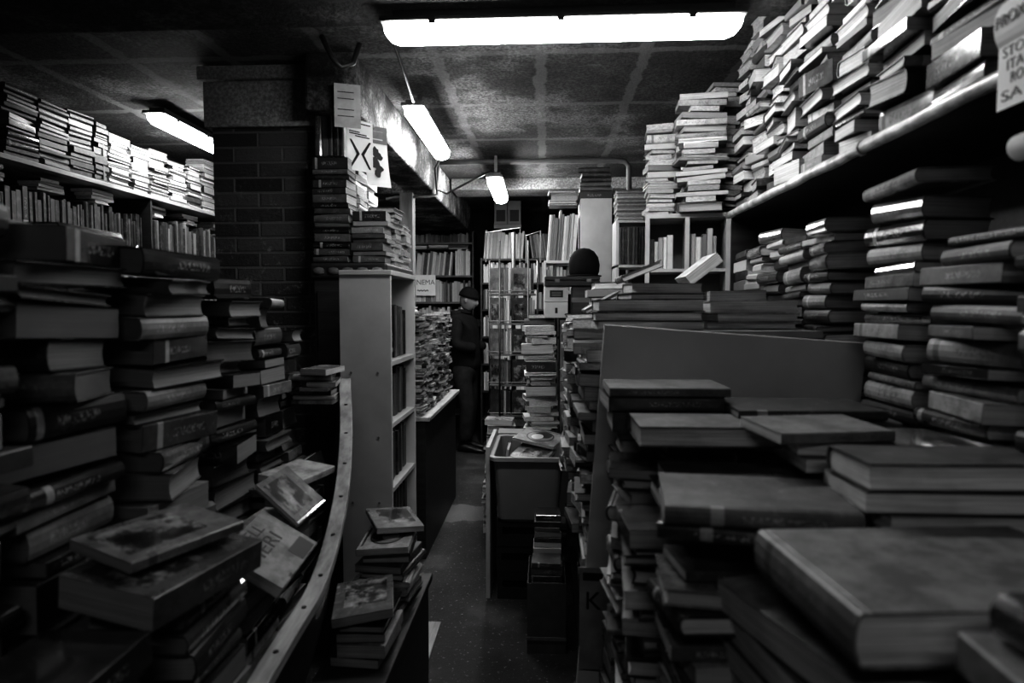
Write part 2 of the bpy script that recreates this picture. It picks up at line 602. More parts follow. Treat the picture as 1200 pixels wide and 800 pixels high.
def pile(desc, x, y, z0, z1, face, L=(.20, .26), W=(.13, .18), T=(.016, .042), mood='mix', out='mix', jit=.012, yaw=3, tilt=.8,
         tilt0=(0, 0), pages=None, maxn=60):
    """books lying one on another; (x, y) is the middle of the side that shows and face the heading (degrees) it looks to"""
    fz = R(face)
    o = Vector((math.cos(fz), math.sin(fz), 0))
    s = Vector((-o.y, o.x, 0))
    frame = Matrix.Translation((x, y, z0)) @ Matrix.Rotation(fz, 4, 'Z') @ Matrix.Rotation(R(tilt0[0]), 4, 'X') @ Matrix.Rotation(R(tilt0[1]), 4, 'Y')
    members = []
    while frame.translation.z < z1 and len(members) < maxn:
        l, w, th = rnd.uniform(*L), rnd.uniform(*W), rnd.uniform(*T)
        if rnd.random() < .12:
            th *= 1.5
        mode = out
        if out == 'mix':
            mode = rnd.choices(('spine', 'fore', 'head'), (.5, .35, .15))[0]
        if out == 'pages':
            mode = rnd.choices(('spine', 'fore', 'head'), (.15, .55, .3))[0]
        jx, jy = rnd.uniform(-jit, jit * .4), rnd.uniform(-jit, jit)
        yw = R(rnd.gauss(0, yaw))
        if mode == 'spine':
            loc, rz = (-w / 2 + jx, jy, 0), 0
        elif mode == 'fore':
            loc, rz = (-w / 2 + jx, jy, 0), math.pi
        else:
            loc, rz = (-l / 2 + jx, jy, 0), -math.pi / 2 * (1 if rnd.random() < .75 else -1) * (1 if math.cos(fz) > 0 else -1)
        m = frame @ Matrix.Translation(loc) @ Matrix.Rotation(rz + yw, 4, 'Z')
        members.append(rec(m, l, w, th, tone(mood), style_of(th, w), desc, page=None if pages is None else rnd.uniform(*pages)))
        step = th + .0008
        if tilt:
            d1, d2 = R(rnd.uniform(-tilt, tilt)), R(rnd.uniform(-tilt, tilt))
            # keep the pile from drifting away from level
            cur = frame.to_3x3() @ Vector((0, 0, 1))
            frame = frame @ Matrix.Translation((-w / 2, 0, step + (abs(d1) * l + abs(d2) * w) / 2)) @ Matrix.Rotation(d1, 4, 'X') @ Matrix.Rotation(d2, 4, 'Y') @ Matrix.Translation((w / 2, 0, 0))
            up = frame.to_3x3() @ Vector((0, 0, 1))
            if up.z < math.cos(R(4 + max(map(abs, tilt0)))):
                frame = Matrix.Translation(frame.translation + Vector((0, 0, .006))) @ Matrix.Rotation(fz, 4, 'Z') @ Matrix.Rotation(R(tilt0[0]), 4, 'X') @ Matrix.Rotation(R(tilt0[1]), 4, 'Y')
        else:
            frame = frame @ Matrix.Translation((0, 0, step))
    PILES[desc] = ('pile', members)
    return frame.translation.z


def row(desc, p0, p1, z, face, H=(.19, .26), W=(.13, .17), T=(.014, .038), mood='mix', lean=0, gap=.0008, foreout=.0):
    """books standing side by side from p0 to p1 with their spines to the heading face"""
    fz = R(face)
    o = Vector((math.cos(fz), math.sin(fz), 0))
    up = Vector((0, 0, 1))
    tdir = o.cross(up)
    p0, p1 = Vector(p0 + (z,)), Vector(p1 + (z,))
    d = (p1 - p0).normalized()
    run, pos, members = (p1 - p0).length, 0, []
    le = R(lean)
    while True:
        th, h, w = rnd.uniform(*T), rnd.uniform(*H), rnd.uniform(*W)
        adv = th / math.cos(le) + gap
        if pos + adv + h * abs(math.sin(le)) > run:
            break
        same = tdir.dot(d) > 0
        base = Matrix((( o.x, 0, tdir.x, 0), (o.y, 0, tdir.y, 0), (o.z, 1, tdir.z, 0), (0, 0, 0, 1)))
        loc = Matrix.Translation((-w / 2, h / 2, 0 if same else -th))
        leanm = Matrix.Rotation((le if same else -le) * 1.0, 4, 'X')     # about the spine-to-fore-edge axis
        lift = abs(math.sin(le)) * th if le < 0 else 0
        pt = p0 + d * (pos + (abs(math.sin(le)) * h if le < 0 else 0)) + Vector((0, 0, abs(math.sin(le)) * th + .0004)) - o * rnd.uniform(0, .012)
        members.append(rec(Matrix.Translation(pt) @ base @ leanm @ loc, h, w, th, tone(mood), style_of(th, w), desc))
        pos += adv
    PILES[desc] = ('row', members)


def put(label, loc, rz=0, L=.24, W=.17, T=.03, v=.1, style='hardback', roll=0, pitch=0, art=False, page=None, title=None):
    """one book on its own: base centre at loc, spine to heading rz"""
    m = Matrix.Translation(loc) @ Euler((0, 0, R(rz))).to_matrix().to_4x4() @ Matrix.Rotation(R(pitch), 4, 'X') @ Matrix.Rotation(R(roll), 4, 'Y')
    return rec(m, L, W, T, v, style, None, label, art, page, title)


def book_geo(L, W, T, style, lod=2):
    """(cover, page block): spine at +x, length along y, thickness along z from 0"""
    c, p = MB(), MB()
    h, w = L / 2, W / 2
    if style == 'hardback':
        t, over = min(.0032, T * .16), .004
        r = min(.012, T * .32)
        n = 6 if lod > 1 else 3
        out = [(-w, 0), (w - r - .009, 0), (w - r - .005, .0012), (w - r, 0)]
        arc = [(w - r + r * math.sin(math.pi * k / n), T / 2 - T / 2 * math.cos(math.pi * k / n)) for k in range(1, n)]
        out += arc + [(w - r, T), (w - r - .005, T - .0012), (w - r - .009, T), (-w, T)]
        iarc = [(w - r - .0 + (r - t) * math.sin(math.pi * k / n), T / 2 - (T / 2 - t) * math.cos(math.pi * k / n)) for k in range(n, -1, -1)]
        inn = [(-w, T - t)] + iarc + [(-w, t)]
        c.prism(out + inn, -h, h)
        hh = h - over
        k = 5 if lod > 1 else 2
        fore = [(-w + over + .006 * math.sin(math.pi * j / k), T - t - .0002 - (T - 2 * t - .0004) * j / k) for j in range(k + 1)]
        sp = [(w - r + (r - t) * .8 * math.sin(math.pi * j / 4), t + .0002 + (T - 2 * t - .0004) * j / 4) for j in range(5)]
        p.prism(fore + sp, -hh, hh)
    else:
        t, b = min(.0011, T * .1), min(.0025, T * .2)
        out = [(-w, 0), (w - b, 0), (w, b), (w, T - b), (w - b, T), (-w, T), (-w, T - t), (w - b - .001, T - t), (w - t, T - b), (w - t, b), (w - b - .001, t), (-w, t)]
        c.prism(out, -h, h)
        g = .0008
        p.prism([(-w + g, t + .0001), (w - b - .001, t + .0001), (w - t - .0003, b), (w - t - .0003, T - b), (w - b - .001, T - t - .0001), (-w + g, T - t - .0001)], -h + g, h - g)
    return c, p


def basis(xa, ya, za, loc):
    xa, ya, za = Vector(xa), Vector(ya), Vector(za)
    return Matrix(((xa.x, ya.x, za.x, loc[0]), (xa.y, ya.y, za.y, loc[1]), (xa.z, ya.z, za.z, loc[2]), (0, 0, 0, 1)))


# ------------------------------------------------------------------ left wall: tall bookcase with stacks up to the ceiling
t = thing('tall_bookcase', 'dark bookcase along the left wall with stacks up to the ceiling', 'bookcase', (-2.8, 4.3, 0))
I = Matrix.Translation((2.8, -4.3, 0))


def part(name, mb, mat, par, bevel=0, smooth=False):
    """geometry given in room coordinates, parented to a thing that stands unrotated"""
    inv = Matrix.Translation(-par.location)
    mb.v = [tuple(inv @ Vector(v)) for v in mb.v]
    return mb.build(name, mat, par, bevel, smooth)


part('shelf', bx(-2.98, -2.60, 2.6, 5.9, 2.235, 2.26), M['pale_wood'], t, .002)
for z in (1.885, 1.5, 1.1, .7, .3):
    part('shelf', bx(-2.98, -2.62, 2.6, 5.9, z - .025, z), M['dark_wood'], t)
for y in (2.58, 4.15, 5.9):
    part('upright', bx(-2.98, -2.61, y - .018, y, 0, 2.233 if 3 < y < 5 else 2.26), M['dark_wood'], t)
part('divider', bx(-2.98, -2.62, 3.705, 3.72, 2.262, 2.50), M['mid_wood'], t)
ORD = ['first', 'second', 'third', 'fourth', 'fifth', 'sixth', 'seventh', 'eighth', 'ninth', 'tenth', 'eleventh', 'twelfth', 'thirteenth',
       'fourteenth', 'fifteenth', 'sixteenth', 'seventeenth', 'eighteenth', 'nineteenth', 'twentieth']


def ordw(i):
    tens = {2: 'twenty', 3: 'thirty', 4: 'forty', 5: 'fifty', 6: 'sixty', 7: 'seventy', 8: 'eighty', 9: 'ninety'}
    if i < 20:
        return ORD[i]
    n = i + 1
    return (tens[n // 10] + '-' + ORD[n % 10 - 1]) if n % 10 else tens[n // 10][:-1] + 'ieth'


y, k = 3.02, 0
while y < 5.75:
    w = rnd.uniform(.19, .23)
    if y < 3.705 < y + w + .02:
        w = max(.12, 3.70 - y)
    far = y > 3.71
    top = CEIL - rnd.uniform(.06, .16) if not (3.72 < y < 4.75) else 2.58 - rnd.uniform(0, .05)
    pile(f'{ordw(k)} stack along the left wall top shelf', -2.62, y + w / 2, 2.262, top, 0, L=(w - .03, w - .005), W=(.13, .17), T=(.012, .034),
         mood='mix' if far else 'dark', out='pages' if far else 'spine', jit=.012, yaw=3, tilt=.6, pages=(.3, .6) if far else (.05, .12))
    y += w
    if abs(y - 3.70) < .03:
        y = 3.73
    k += 1
row('standing on the left wall shelf', (-2.64, 2.7), (-2.64, 4.10), 1.886, 0, H=(.18, .25), mood='black')  # shade of the overhanging top shelf put into near-black cover tones
row('standing on the far left wall shelf', (-2.64, 4.17), (-2.64, 5.85), 1.886, 0, H=(.18, .25), mood='dark')  # covers darkened here too for the shade under the top shelf
for k, (a, b) in enumerate(((2.95, .2), (3.35, .22), (3.75, .2), (4.3, .2), (4.7, .2), (5.1, .2), (5.5, .2))):
    pile(f'{ordw(k)} lying pile under left wall top shelf', -2.66, a, 2.138, 2.20, 0, L=(.17, .2), W=(.1, .13), T=(.012, .022), mood='mix', tilt=0, jit=.004)
row('standing on the middle left wall shelf', (-2.64, 3.3), (-2.64, 4.10), 1.501, 0, H=(.19, .27))
row('standing on the middle far left wall shelf', (-2.64, 4.17), (-2.64, 5.2), 1.501, 0, H=(.19, .27))

# ------------------------------------------------------------------ dark cabinet behind the white bookcase, with the stacks that reach the beam
t = thing('dark_cabinet', 'dark carved cabinet behind the white bookcase carrying tall stacks of books', 'cabinet', (-.84, 3.35, 0))
part('body', bx(-1.13, -.775, 3.07, 3.66, 0, 1.66), M['dark_wood'], t, .004)
part('carved_top', bx(-1.145, -.765, 3.055, 3.67, 1.66, 1.735), M['dark_wood'], t, .012)
for i in range(5):
    x = -1.10 + i * .072
    part('carving', MB().lathe([(.0, -.02), (.028, -.014), (.03, 0), (.022, .012), (0, .016)], (x, 3.055, 1.698), 10, 1, .35), M['mid_wood'], t, smooth=True)
part('door', bx(-1.11, -.80, 3.057, 3.068, .15, 1.6), M['dark_wood'], t, .003)
zA = pile('in the dark front stack by the pillar', -1.045, 3.08, 1.737, 2.19, -90, L=(.165, .18), W=(.12, .14), T=(.02, .045), mood='dark', out='spine', tilt=.3, jit=.006)
pile('in the upper pale stack by the pillar', -.955, 3.33, 1.737, 2.22, 0, L=(.17, .19), W=(.12, .15), T=(.014, .034), mood='light', out='pages', tilt=.5, jit=.012)
pile('in the pale stack below the hanging leaflets', -.955, 3.53, 1.737, 2.22, 0, L=(.17, .185), W=(.12, .15), T=(.014, .034), mood='light', out='pages', tilt=.5, jit=.012)
pile('in the low stack before the wooden post', -.858, 3.08, 1.737, 1.98, -90, L=(.155, .17), W=(.13, .145), T=(.018, .04), mood='dark', out='spine', tilt=.5, jit=.008)
pile('in the pale low stack before the wooden post', -.775, 3.34, 1.737, 2.02, 0, L=(.18, .20), W=(.12, .14), T=(.014, .03), mood='light', out='pages', tilt=.6)
pile('in the low stack touching the wooden post', -.770, 3.55, 1.737, 1.97, 0, L=(.17, .19), W=(.12, .14), T=(.014, .03), mood='light', out='pages', tilt=.6)
row('standing on the front stack by the pillar', (-1.13, 3.10), (-.96, 3.10), zA + .012, -90, H=(.24, .33), W=(.15, .17), T=(.02, .04), mood='dark')


def leaflet(label, loc, yaw, w, h, curl, draw):
    t = thing('leaflet', label, 'leaflet', loc, (0, 0, R(yaw)))
    n = 14
    rings = []
    for i in range(n + 1):
        z = h * i / n
        k = (1 - i / n) ** 2
        rings.append([(-w / 2, -curl * k, z), (w / 2, -curl * k * 1.4, z), (w / 2, -curl * k * 1.4 + .0012, z), (-w / 2, -curl * k + .0012, z)])
    MB().loft(rings).build('sheet', M['paper'], t)
    draw(t, w, h, lambda z: -curl * (1 - z / h) ** 2 * 1.4 - .0015)
    return t


def flat_poly(t, name, mat, pts, yf):
    pts = [(x, yf(z), z) for x, z in pts]
    n = len(pts)
    mb = MB()
    mb.add(pts + [(x, y - .0006, z) for x, y, z in pts], [tuple(range(n)), tuple(range(2 * n - 1, n - 1, -1))] + [(i, (i + 1) % n, n + (i + 1) % n, n + i) for i in range(n)])
    return mb.build(name, mat, t)


def draw_a(t, w, h, yf):
    a = w * .42
    flat_poly(t, 'printed_arrow', M['ink'], [(-a, h * .06), (-a + .012, h * .06), (-.004, h * .34), (-a + .012, h * .60), (-a, h * .60), (-.022, h * .33)], yf)
    flat_poly(t, 'printed_arrow', M['ink'], [(a, h * .06), (a - .012, h * .06), (.004, h * .34), (a - .012, h * .60), (a, h * .60), (.022, h * .33)], yf)
    for k, (z, u, v) in enumerate(((.92, -.1, .4), (.75, -.42, -.02), (.71, -.42, .25), (.67, -.2, .36))):
        flat_poly(t, 'print_line', M['ink'], [(w * u, h * z), (w * v, h * z), (w * v, h * (z + .022)), (w * u, h * (z + .022))], yf)


def draw_b(t, w, h, yf):
    flat_poly(t, 'printed_band', M['ink_grey'], [(-w * .5, h * .72), (w * .5, h * .72), (w * .5, h), (-w * .5, h)], yf)
    for z in (.90, .84, .78):
        flat_poly(t, 'print_line', M['ink_pale'], [(-w * .35, h * z), (w * .3, h * z), (w * .3, h * (z + .02)), (-w * .35, h * (z + .02))], lambda q: yf(q) - .0008)
    r2 = random.Random(3)
    for cx, cz, r in ((-.06, .58, .20), (.10, .50, .16), (-.1, .38, .22), (.08, .30, .17), (-.02, .22, .16)):
        pts = [(w * (cx + r * math.cos(a) * r2.uniform(.6, 1.2)), h * (cz + .45 * r * math.sin(a) * r2.uniform(.6, 1.2))) for a in [2 * math.pi * k / 11 for k in range(11)]]
        flat_poly(t, 'printed_figure', M['ink'], pts, yf)


leaflet('white leaflet printed with two crossing dark arcs, on the pillar stack', (-.93, 3.20, 2.20), 50, .15, .25, .0, draw_a)
leaflet('curled white leaflet with dark figure print, over the pale pillar stack', (-.90, 3.38, 2.15), 42, .13, .32, .035, draw_b)
lf = thing('leaflet', 'grey sheet of print pinned high beside the pillar', 'leaflet', (-.93, 3.0, 2.36), (0, 0, R(20)))
MB().box((-.06, 0, 0), (.06, .002, .2)).build('sheet', M['paper_grey'], lf)
for z in (.05, .08, .13, .16):
    MB().box((-.045, -.001, z), (.03, 0, z + .004)).build('print_line', M['ink'], lf)
MB().tube([(0, .0, .195), (0, .02, .205)], .003).build('pin', M['metal'], lf)

# ------------------------------------------------------------------ white open bookcase beside the aisle
t = thing('white_bookcase', 'narrow white open bookcase with a plain end panel beside the aisle', 'bookcase', (-.73, 2.82, 0), (0, 0, 0))
X0, X1, Y0, Y1, Z1 = -.835, -.625, 2.55, 3.03, 1.65
part('end_panel', bx(X0, X1, Y0, Y0 + .018, 0, Z1), M['white_lam'], t, .0015)
part('end_panel', bx(X0, X1, Y1 - .018, Y1, 0, Z1), M['white_lam'], t, .0015)
part('back_panel', bx(X0, X0 + .008, Y0 + .018, Y1 - .018, .06, Z1 - .02), M['white_lam'], t)
part('top_panel', bx(X0, X1 + .004, Y0 - .004, Y1 + .004, Z1, Z1 + .02), M['white_lam'], t, .002)
for z in (1.30, 1.045, .775, .515, .26, .06):
    part('shelf', bx(X0 + .008, X1 - .003, Y0 + .0185, Y1 - .0185, z - .020, z), M['white_lam'], t, .001)
part('plinth', bx(X0 + .01, X1 - .006, Y0 + .019, Y1 - .019, 0, .038), M['dark_wood'], t)
for y in (Y0 - .001,):
    for z in (1.255, .99, .72):
        for x in (-.79, -.68):
            part('screw_cap', MB().tube([(x, Y0 + .001, z), (x, Y0 - .0015, z)], .005, 10), M['ink_grey'], t)
pile('in the short white bookcase stack', -.66, 2.65, 1.302, 1.48, 0, L=(.13, .15), W=(.1, .13), T=(.014, .03), mood='mix', out='spine', tilt=0, jit=.004, yaw=1)
row('standing on the top shelf of the white bookcase', (-.655, 2.75), (-.655, 3.0), 1.302, 0, H=(.18, .24), W=(.13, .15), T=(.02, .035), mood='dark')
row('standing on the second shelf of the white bookcase', (-.655, 2.58), (-.655, 3.0), 1.047, 0, H=(.17, .21), W=(.13, .15), mood='dark', lean=2)
row('standing on the third shelf of the white bookcase', (-.655, 2.58), (-.655, 3.0), .777, 0, H=(.18, .22), W=(.13, .15), mood='dark')
row('standing on the fourth shelf of the white bookcase', (-.655, 2.58), (-.655, 3.0), .517, 0, H=(.18, .22), W=(.13, .15), mood='dark')
row('standing on the lowest shelf of the white bookcase', (-.655, 2.58), (-.655, 3.0), .262, 0, H=(.17, .21), W=(.13, .15), mood='dark')
t = bx(-.60, -.50, 2.56, 2.98, 0.0005, .012).build('floor_board', M['pale_wood'], None, .002)
tag(t, 'paint-spotted pale board lying on the floor by the white bookcase', 'board')

# ------------------------------------------------------------------ low dark chest between boat and bookcase
t = thing('low_chest', 'low dark chest with a heap of books on it below the boat rim', 'chest', (-.66, 2.12, 0))
part('body', bx(-.66, -.47, 1.73, 2.50, .04, .42), M['dark_wood'], t, .004)
part('lid', bx(-.67, -.455, 1.72, 2.51, .42, .45), M['dark_wood'], t, .004)
for x in (-.63, -.50):
    for y in (1.77, 2.46):
        part('foot', bx(x - .03, x + .03, y - .03, y + .03, 0, .04), M['dark_wood'], t)
zz = pile('at the near end of the low chest', -.475, 1.93, .452, .58, 0, L=(.22, .25), W=(.14, .155), T=(.02, .035), mood='mix', tilt=.5, yaw=4)
put('glossy picture-covered book reflecting the lamp, top of the low chest', (-.565, 1.93, zz + .012), 194, .25, .18, .028, .16, 'paperback', roll=6, art=True)
zz = pile('at the far end of the low chest', -.475, 2.27, .452, .63, 0, L=(.22, .25), W=(.15, .17), T=(.02, .035), mood='mix', tilt=.5, yaw=5)
b1 = put('pale book with an oval portrait on its cover, far end of the low chest', (-.565, 2.24, zz + .012), 184, .25, .18, .022, .42, 'paperback', roll=3, title='oval')
b2 = put('grey book with a dark bird-like print lying askew near the white bookcase', (-.565, 2.32, zz + .055), 205, .24, .17, .02, .30, 'paperback', roll=-4, art=True)

# ------------------------------------------------------------------ the boat full of books
boat = thing('wooden_boat', 'old wooden boat with curved nailed rim heaped with books', 'boat', (-1.45, 1.4, 0))
RIM = [(-.52, .10, .66), (-.565, .7, .67), (-.594, 1.35, .73), (-.60, 1.65, .775), (-.64, 1.95, .90), (-.70, 2.2, 1.05), (-.772, 2.42, 1.22)]
CX = -1.45


def spline(pts, n):
    P = [Vector(p) for p in pts]
    P = [P[0] * 2 - P[1]] + P + [P[-1] * 2 - P[-2]]
    out = []
    for i in range(1, len(P) - 2):
        for k in range(n):
            u = k / n
            a, b, c, d = P[i - 1], P[i], P[i + 1], P[i + 2]
            out.append(.5 * ((2 * b) + (c - a) * u + (2 * a - 5 * b + 4 * c - d) * u * u + (3 * b - a - 3 * c + d) * u ** 3))
    return out + [P[-2]]


rim = spline(RIM, 6)


def mir(v):
    return Vector((2 * CX - v.x, v.y, v.z))


hull = []
for p in rim:
    k = p.z / 1.22
    half = p.x - CX
    sec = []
    for side in (1, -1):
        pts = [(half, p.z), (half * .93, p.z * .62), (half * .78, p.z * .30), (half * .5, .06 + max(0, p.z - .7) * .5)]
        inn = [(half * .5, .09 + max(0, p.z - .7) * .5), (half * .76, p.z * .32 + .02), (half * .905, p.z * .62), (half - .022, p.z)]
        sec.append((pts, inn))
    r_o, r_i = sec[0]
    ring = [(CX + x, p.y, z) for x, z in r_o] + [(CX - x, p.y, z) for x, z in reversed(r_o)] + \
           [(CX - x, p.y, z) for x, z in reversed(r_i)] + [(CX + x, p.y, z) for x, z in r_i]
    hull.append(ring)
part('hull', MB().loft(hull), M['dark_wood'], boat)
for sgn in (1, -1):
    rings = []
    for p in rim:
        q = p if sgn > 0 else mir(p)
        rings.append([(q.x - sgn * .026, q.y, q.z + .001), (q.x + sgn * .020, q.y, q.z + .001), (q.x + sgn * .020, q.y, q.z + .028), (q.x - sgn * .026, q.y, q.z + .028)])
    g = part('rim', MB().loft(rings), M['pale_wood'], boat, .003)
    if sgn > 0:
        for i in range(6, len(rim) - 1, 3):
            p = rim[i] + Vector((0, 0, .028))
            n = MB().tube([p + Vector((-.002, 0, 0)), p + Vector((-.002, 0, .0025))], .006, 10)
            n.v = [tuple(Vector(v) - boat.location) for v in n.v]
            n.build('nail', M['ink'], g)
part('deck', bx(-2.14, -.76, .3, 2.25, .60, .63), M['dark_wood'], boat)

# stacks standing in the boat, their long sides to the aisle
STK = [  # y middle, y length, x face, z top, tilt
    (.93, .26, -.93, 1.72), (1.215, .29, -.92, 1.665), (1.53, .31, -.90, 1.66), (1.83, .25, -.90, 1.62), (2.07, .20, -.905, 1.555), (2.28, .17, -.90, 1.44)]
for k, (ym, yl, xf, zt) in enumerate(STK):
    base = .632
    pile(f'{ordw(k)} boat stack from the near end', xf, ym, base, zt - .02, 0, L=(yl - .07, yl), W=(.16, .2), T=(.024, .066),
         mood='dark', out='mix' if k else 'spine', jit=.03, yaw=5, tilt=1.3, pages=(.08, .26))
for k, (ym, zt) in enumerate(((1.0, 1.70), (1.35, 1.69), (1.7, 1.70), (2.05, 1.60))):
    pile(f'{ordw(k)} back row stack in the boat', -1.22, ym, .632, zt, 0, L=(.24, .29), W=(.18, .22), T=(.025, .06), mood='dark', out='spine', jit=.02, tilt=.8)
for k, (ym, zt) in enumerate(((.95, 1.66), (1.6, 1.64))):
    pile(f'{ordw(k)} hindmost stack in the boat', -1.58, ym, .632, zt, 0, L=(.24, .29), W=(.18, .22), T=(.03, .06), mood='dark', out='spine', tilt=.8)
# lower heap nearer the aisle
pile('in the low heap at the near end of the boat', -.66, .90, .632, .93, 0, L=(.24, .27), W=(.18, .2), T=(.03, .06), mood='dark', pages=(.12, .3), tilt=.8)
zz = pile('in the low heap under the thick picture book', -.66, 1.24, .632, .93, 0, L=(.22, .26), W=(.18, .21), T=(.03, .055), mood='dark', pages=(.12, .3), tilt=.6)
put('thick book with a pale page edge and figures on its cover, in the boat', (-.745, 1.20, zz + .012), -12, .29, .21, .062, .12, 'paperback', roll=5, art=True, page=.3)
put('thin paperback with a dark figure print lying on the thick picture book', (-.775, 1.23, zz + .093), -22, .25, .18, .022, .22, 'paperback', roll=5, art=True, page=.3)
zz = pile('in the low heap beside the lettered pale book', -.70, 1.53, .632, .82, 0, L=(.2, .24), W=(.15, .18), T=(.025, .045), mood='mix', pages=(.2, .4))
put('pale book with the dark letters IERI on its cover, leaning to the rim', (-.70, 1.545, zz + .06), 0, .23, .17, .03, .33, 'paperback', roll=32, pitch=6, title='ieri')
zz = pile('in the low heap below the tilted picture book', -.72, 1.77, .632, .86, 0, L=(.18, .21), W=(.13, .15), T=(.025, .04), mood='mix', pages=(.2, .4))
put('grey picture-covered book tilted toward the aisle by the boat rim', (-.735, 1.78, zz + .055), 0, .21, .16, .014, .22, 'hardback', roll=42, art=True)
zz = pile('in the low heap at the far end of the boat', -.75, 2.0, .632, .93, 0, L=(.18, .21), W=(.12, .14), T=(.025, .04), mood='mix', pages=(.2, .4))
put('bright white paperback lying near the far end of the boat rim', (-.80, 2.0, zz + .02), -14, .21, .14, .024, .62, 'paperback', roll=6, page=.6)
put('dark upright book leaning in the boat near the white bookcase', (-.825, 2.17, .92), 0, .22, .15, .026, .06, roll=74)
zz = pile('in the little stack on the boat tip', -.78, 2.33, 1.165, 1.285, 0, L=(.15, .165), W=(.10, .11), T=(.014, .024), mood='light', out='pages', tilt=.6, yaw=6)

# ------------------------------------------------------------------ stall with small books behind the white bookcase
t = thing('stall_counter', 'dark low stall counter with stacks along the left of the aisle', 'counter', (-1.0, 4.1, 0))
part('body', bx(-1.30, -.72, 3.76, 5.05, 0, .84), M['dark_wood'], t, .004)
part('top_board', bx(-1.32, -.69, 3.75, 5.07, .84, .865), M['pale_wood'], t, .003)
for k in range(7):
    ym = 3.85 + k * .18
    pile(f'{ordw(k)} small stack on the stall counter', -.74, ym, .867, 1.47 - .03 * rnd.random(), 0, L=(.13, .165), W=(.10, .12), T=(.008, .02), mood='mix', out='pages', jit=.02, yaw=6, tilt=.6)
for k in range(4):
    pile(f'{ordw(k)} rear stack on the stall counter', -.96, 3.88 + k * .3, .867, 1.5, 0, L=(.18, .24), W=(.13, .16), T=(.012, .03), mood='light', out='pages', jit=.02, yaw=4)

# ------------------------------------------------------------------ back left bookcase with the sign
t = thing('back_bookcase', 'dark bookcase across the back left with full shelves', 'bookcase', (-1.25, 7.8, 0))
for x in (-1.72, -.86):
    part('upright', bx(x - .02, x, 7.6, 7.95, 0, 2.42), M['dark_wood'], t)
part('back_panel', bx(-1.72, -.88, 7.95, 7.965, 0, 2.42), M['dark_wood'], t)
for z in (2.29, 1.90, 1.585, 1.28, .95, .6, .25):
    part('shelf', bx(-1.72, -.88, 7.6, 7.95, z - .022, z), M['mid_wood'], t)
row('standing on the upper shelf at the back left', (-1.70, 7.64), (-1.10, 7.64), 1.902, -90, H=(.24, .30), T=(.014, .04), mood='light', lean=6)
row('standing at the right of the upper back shelf', (-1.09, 7.64), (-.90, 7.64), 1.902, -90, H=(.28, .33), T=(.02, .03), mood='light')
row('standing on the shelf behind the white sign', (-1.70, 7.64), (-.90, 7.64), 1.587, -90, H=(.20, .27), T=(.016, .04), mood='light')
row('standing on the shelf below the white sign', (-1.70, 7.64), (-.90, 7.64), 1.282, -90, H=(.20, .26), T=(.016, .04), mood='light')
row('standing on the top of the back left bookcase', (-1.70, 7.64), (-.90, 7.64), 2.292, -90, H=(.08, .12), W=(.09, .11), mood='dark')
for k, x in enumerate((-1.55, -1.3, -1.05)):
    pile(f'{ordw(k)} lying pile over the back left row', x, 7.66, 2.215, 2.255, -90, L=(.22, .25), W=(.15, .17), T=(.014, .02), mood='light', tilt=0, out='spine')
sg = thing('shelf_sign', 'white paper sign lettered CINEMA hanging from the back left shelf', 'sign', (-1.455, 7.585, 1.66))
MB().box((-.19, 0, 0), (.14, .002, .245)).build('card', M['paper'], sg)
text_part('CINEMA', .085, basis((1, 0, 0), (0, 0, 1), (0, -1, 0), (-.02, -.001, .155)), M['ink_grey'], sg, 'lettering', .30)
MB().tube([(-.08 + .012 * i, -.001, .06 + .008 * math.sin(i * 2.1)) for i in range(12)], .006, 6).build('scribble', M['ink'], sg)

# ------------------------------------------------------------------ centre back bookcase
t = thing('back_bookcase', 'tall dark bookcase behind the spinner rack with upright books on top', 'bookcase', (-.28, 7.2, 0))
for x in (-.70, -.18, .14):
    part('upright', bx(x - .02, x, 7.0, 7.3, 0, 2.03 if x > -.5 else 2.06), M['dark_wood'], t)
part('back_panel', bx(-.70, .14, 7.3, 7.315, 0, 2.05), M['dark_wood'], t)
for z in (2.05, 1.79, 1.50, 1.2, .9, .6, .3):
    part('shelf', bx(-.70, .14, 7.0, 7.3, z - .02, z), M['dark_wood'], t)
row('standing atop the bookcase behind the spinner', (-.69, 7.03), (-.20, 7.03), 2.052, -90, H=(.26, .31), W=(.17, .19), T=(.02, .045), mood='light', lean=4)
row('standing right atop the bookcase behind the spinner', (-.19, 7.03), (.12, 7.03), 2.052, -90, H=(.24, .28), W=(.17, .19), T=(.015, .03), mood='dark', lean=-8)
for i, z in enumerate((1.79, 1.5, 1.2, .9, .6)):
    row(f'{ordw(i + 1)} row of the bookcase behind the spinner', (-.69, 7.03), (-.21, 7.03), z + .001, -90, H=(.18, .235), T=(.014, .03), mood='light')
    row(f'{ordw(i + 1)} right row of the bookcase behind the spinner', (-.17, 7.03), (.11, 7.03), z + .001, -90, H=(.16, .22), T=(.014, .03), mood='light')
fr = thing('double_picture_frame', 'grey double picture frame standing on top of the back bookcase row', 'picture frame', (-.425, 7.06, 2.385))
MB().box((-.15, 0, 0), (.15, .16, .045)).build('stand', M['grey_lam'], fr)
for x in (-.075, .075):
    f = MB().box((x - .072, .0, .047), (x + .072, .02, .30)).build('frame', M['grey_lam'], fr, .004)
    MB().box((x - .05, -.002, .075), (x + .05, .0, .20)).build('picture', M['ink'], f)

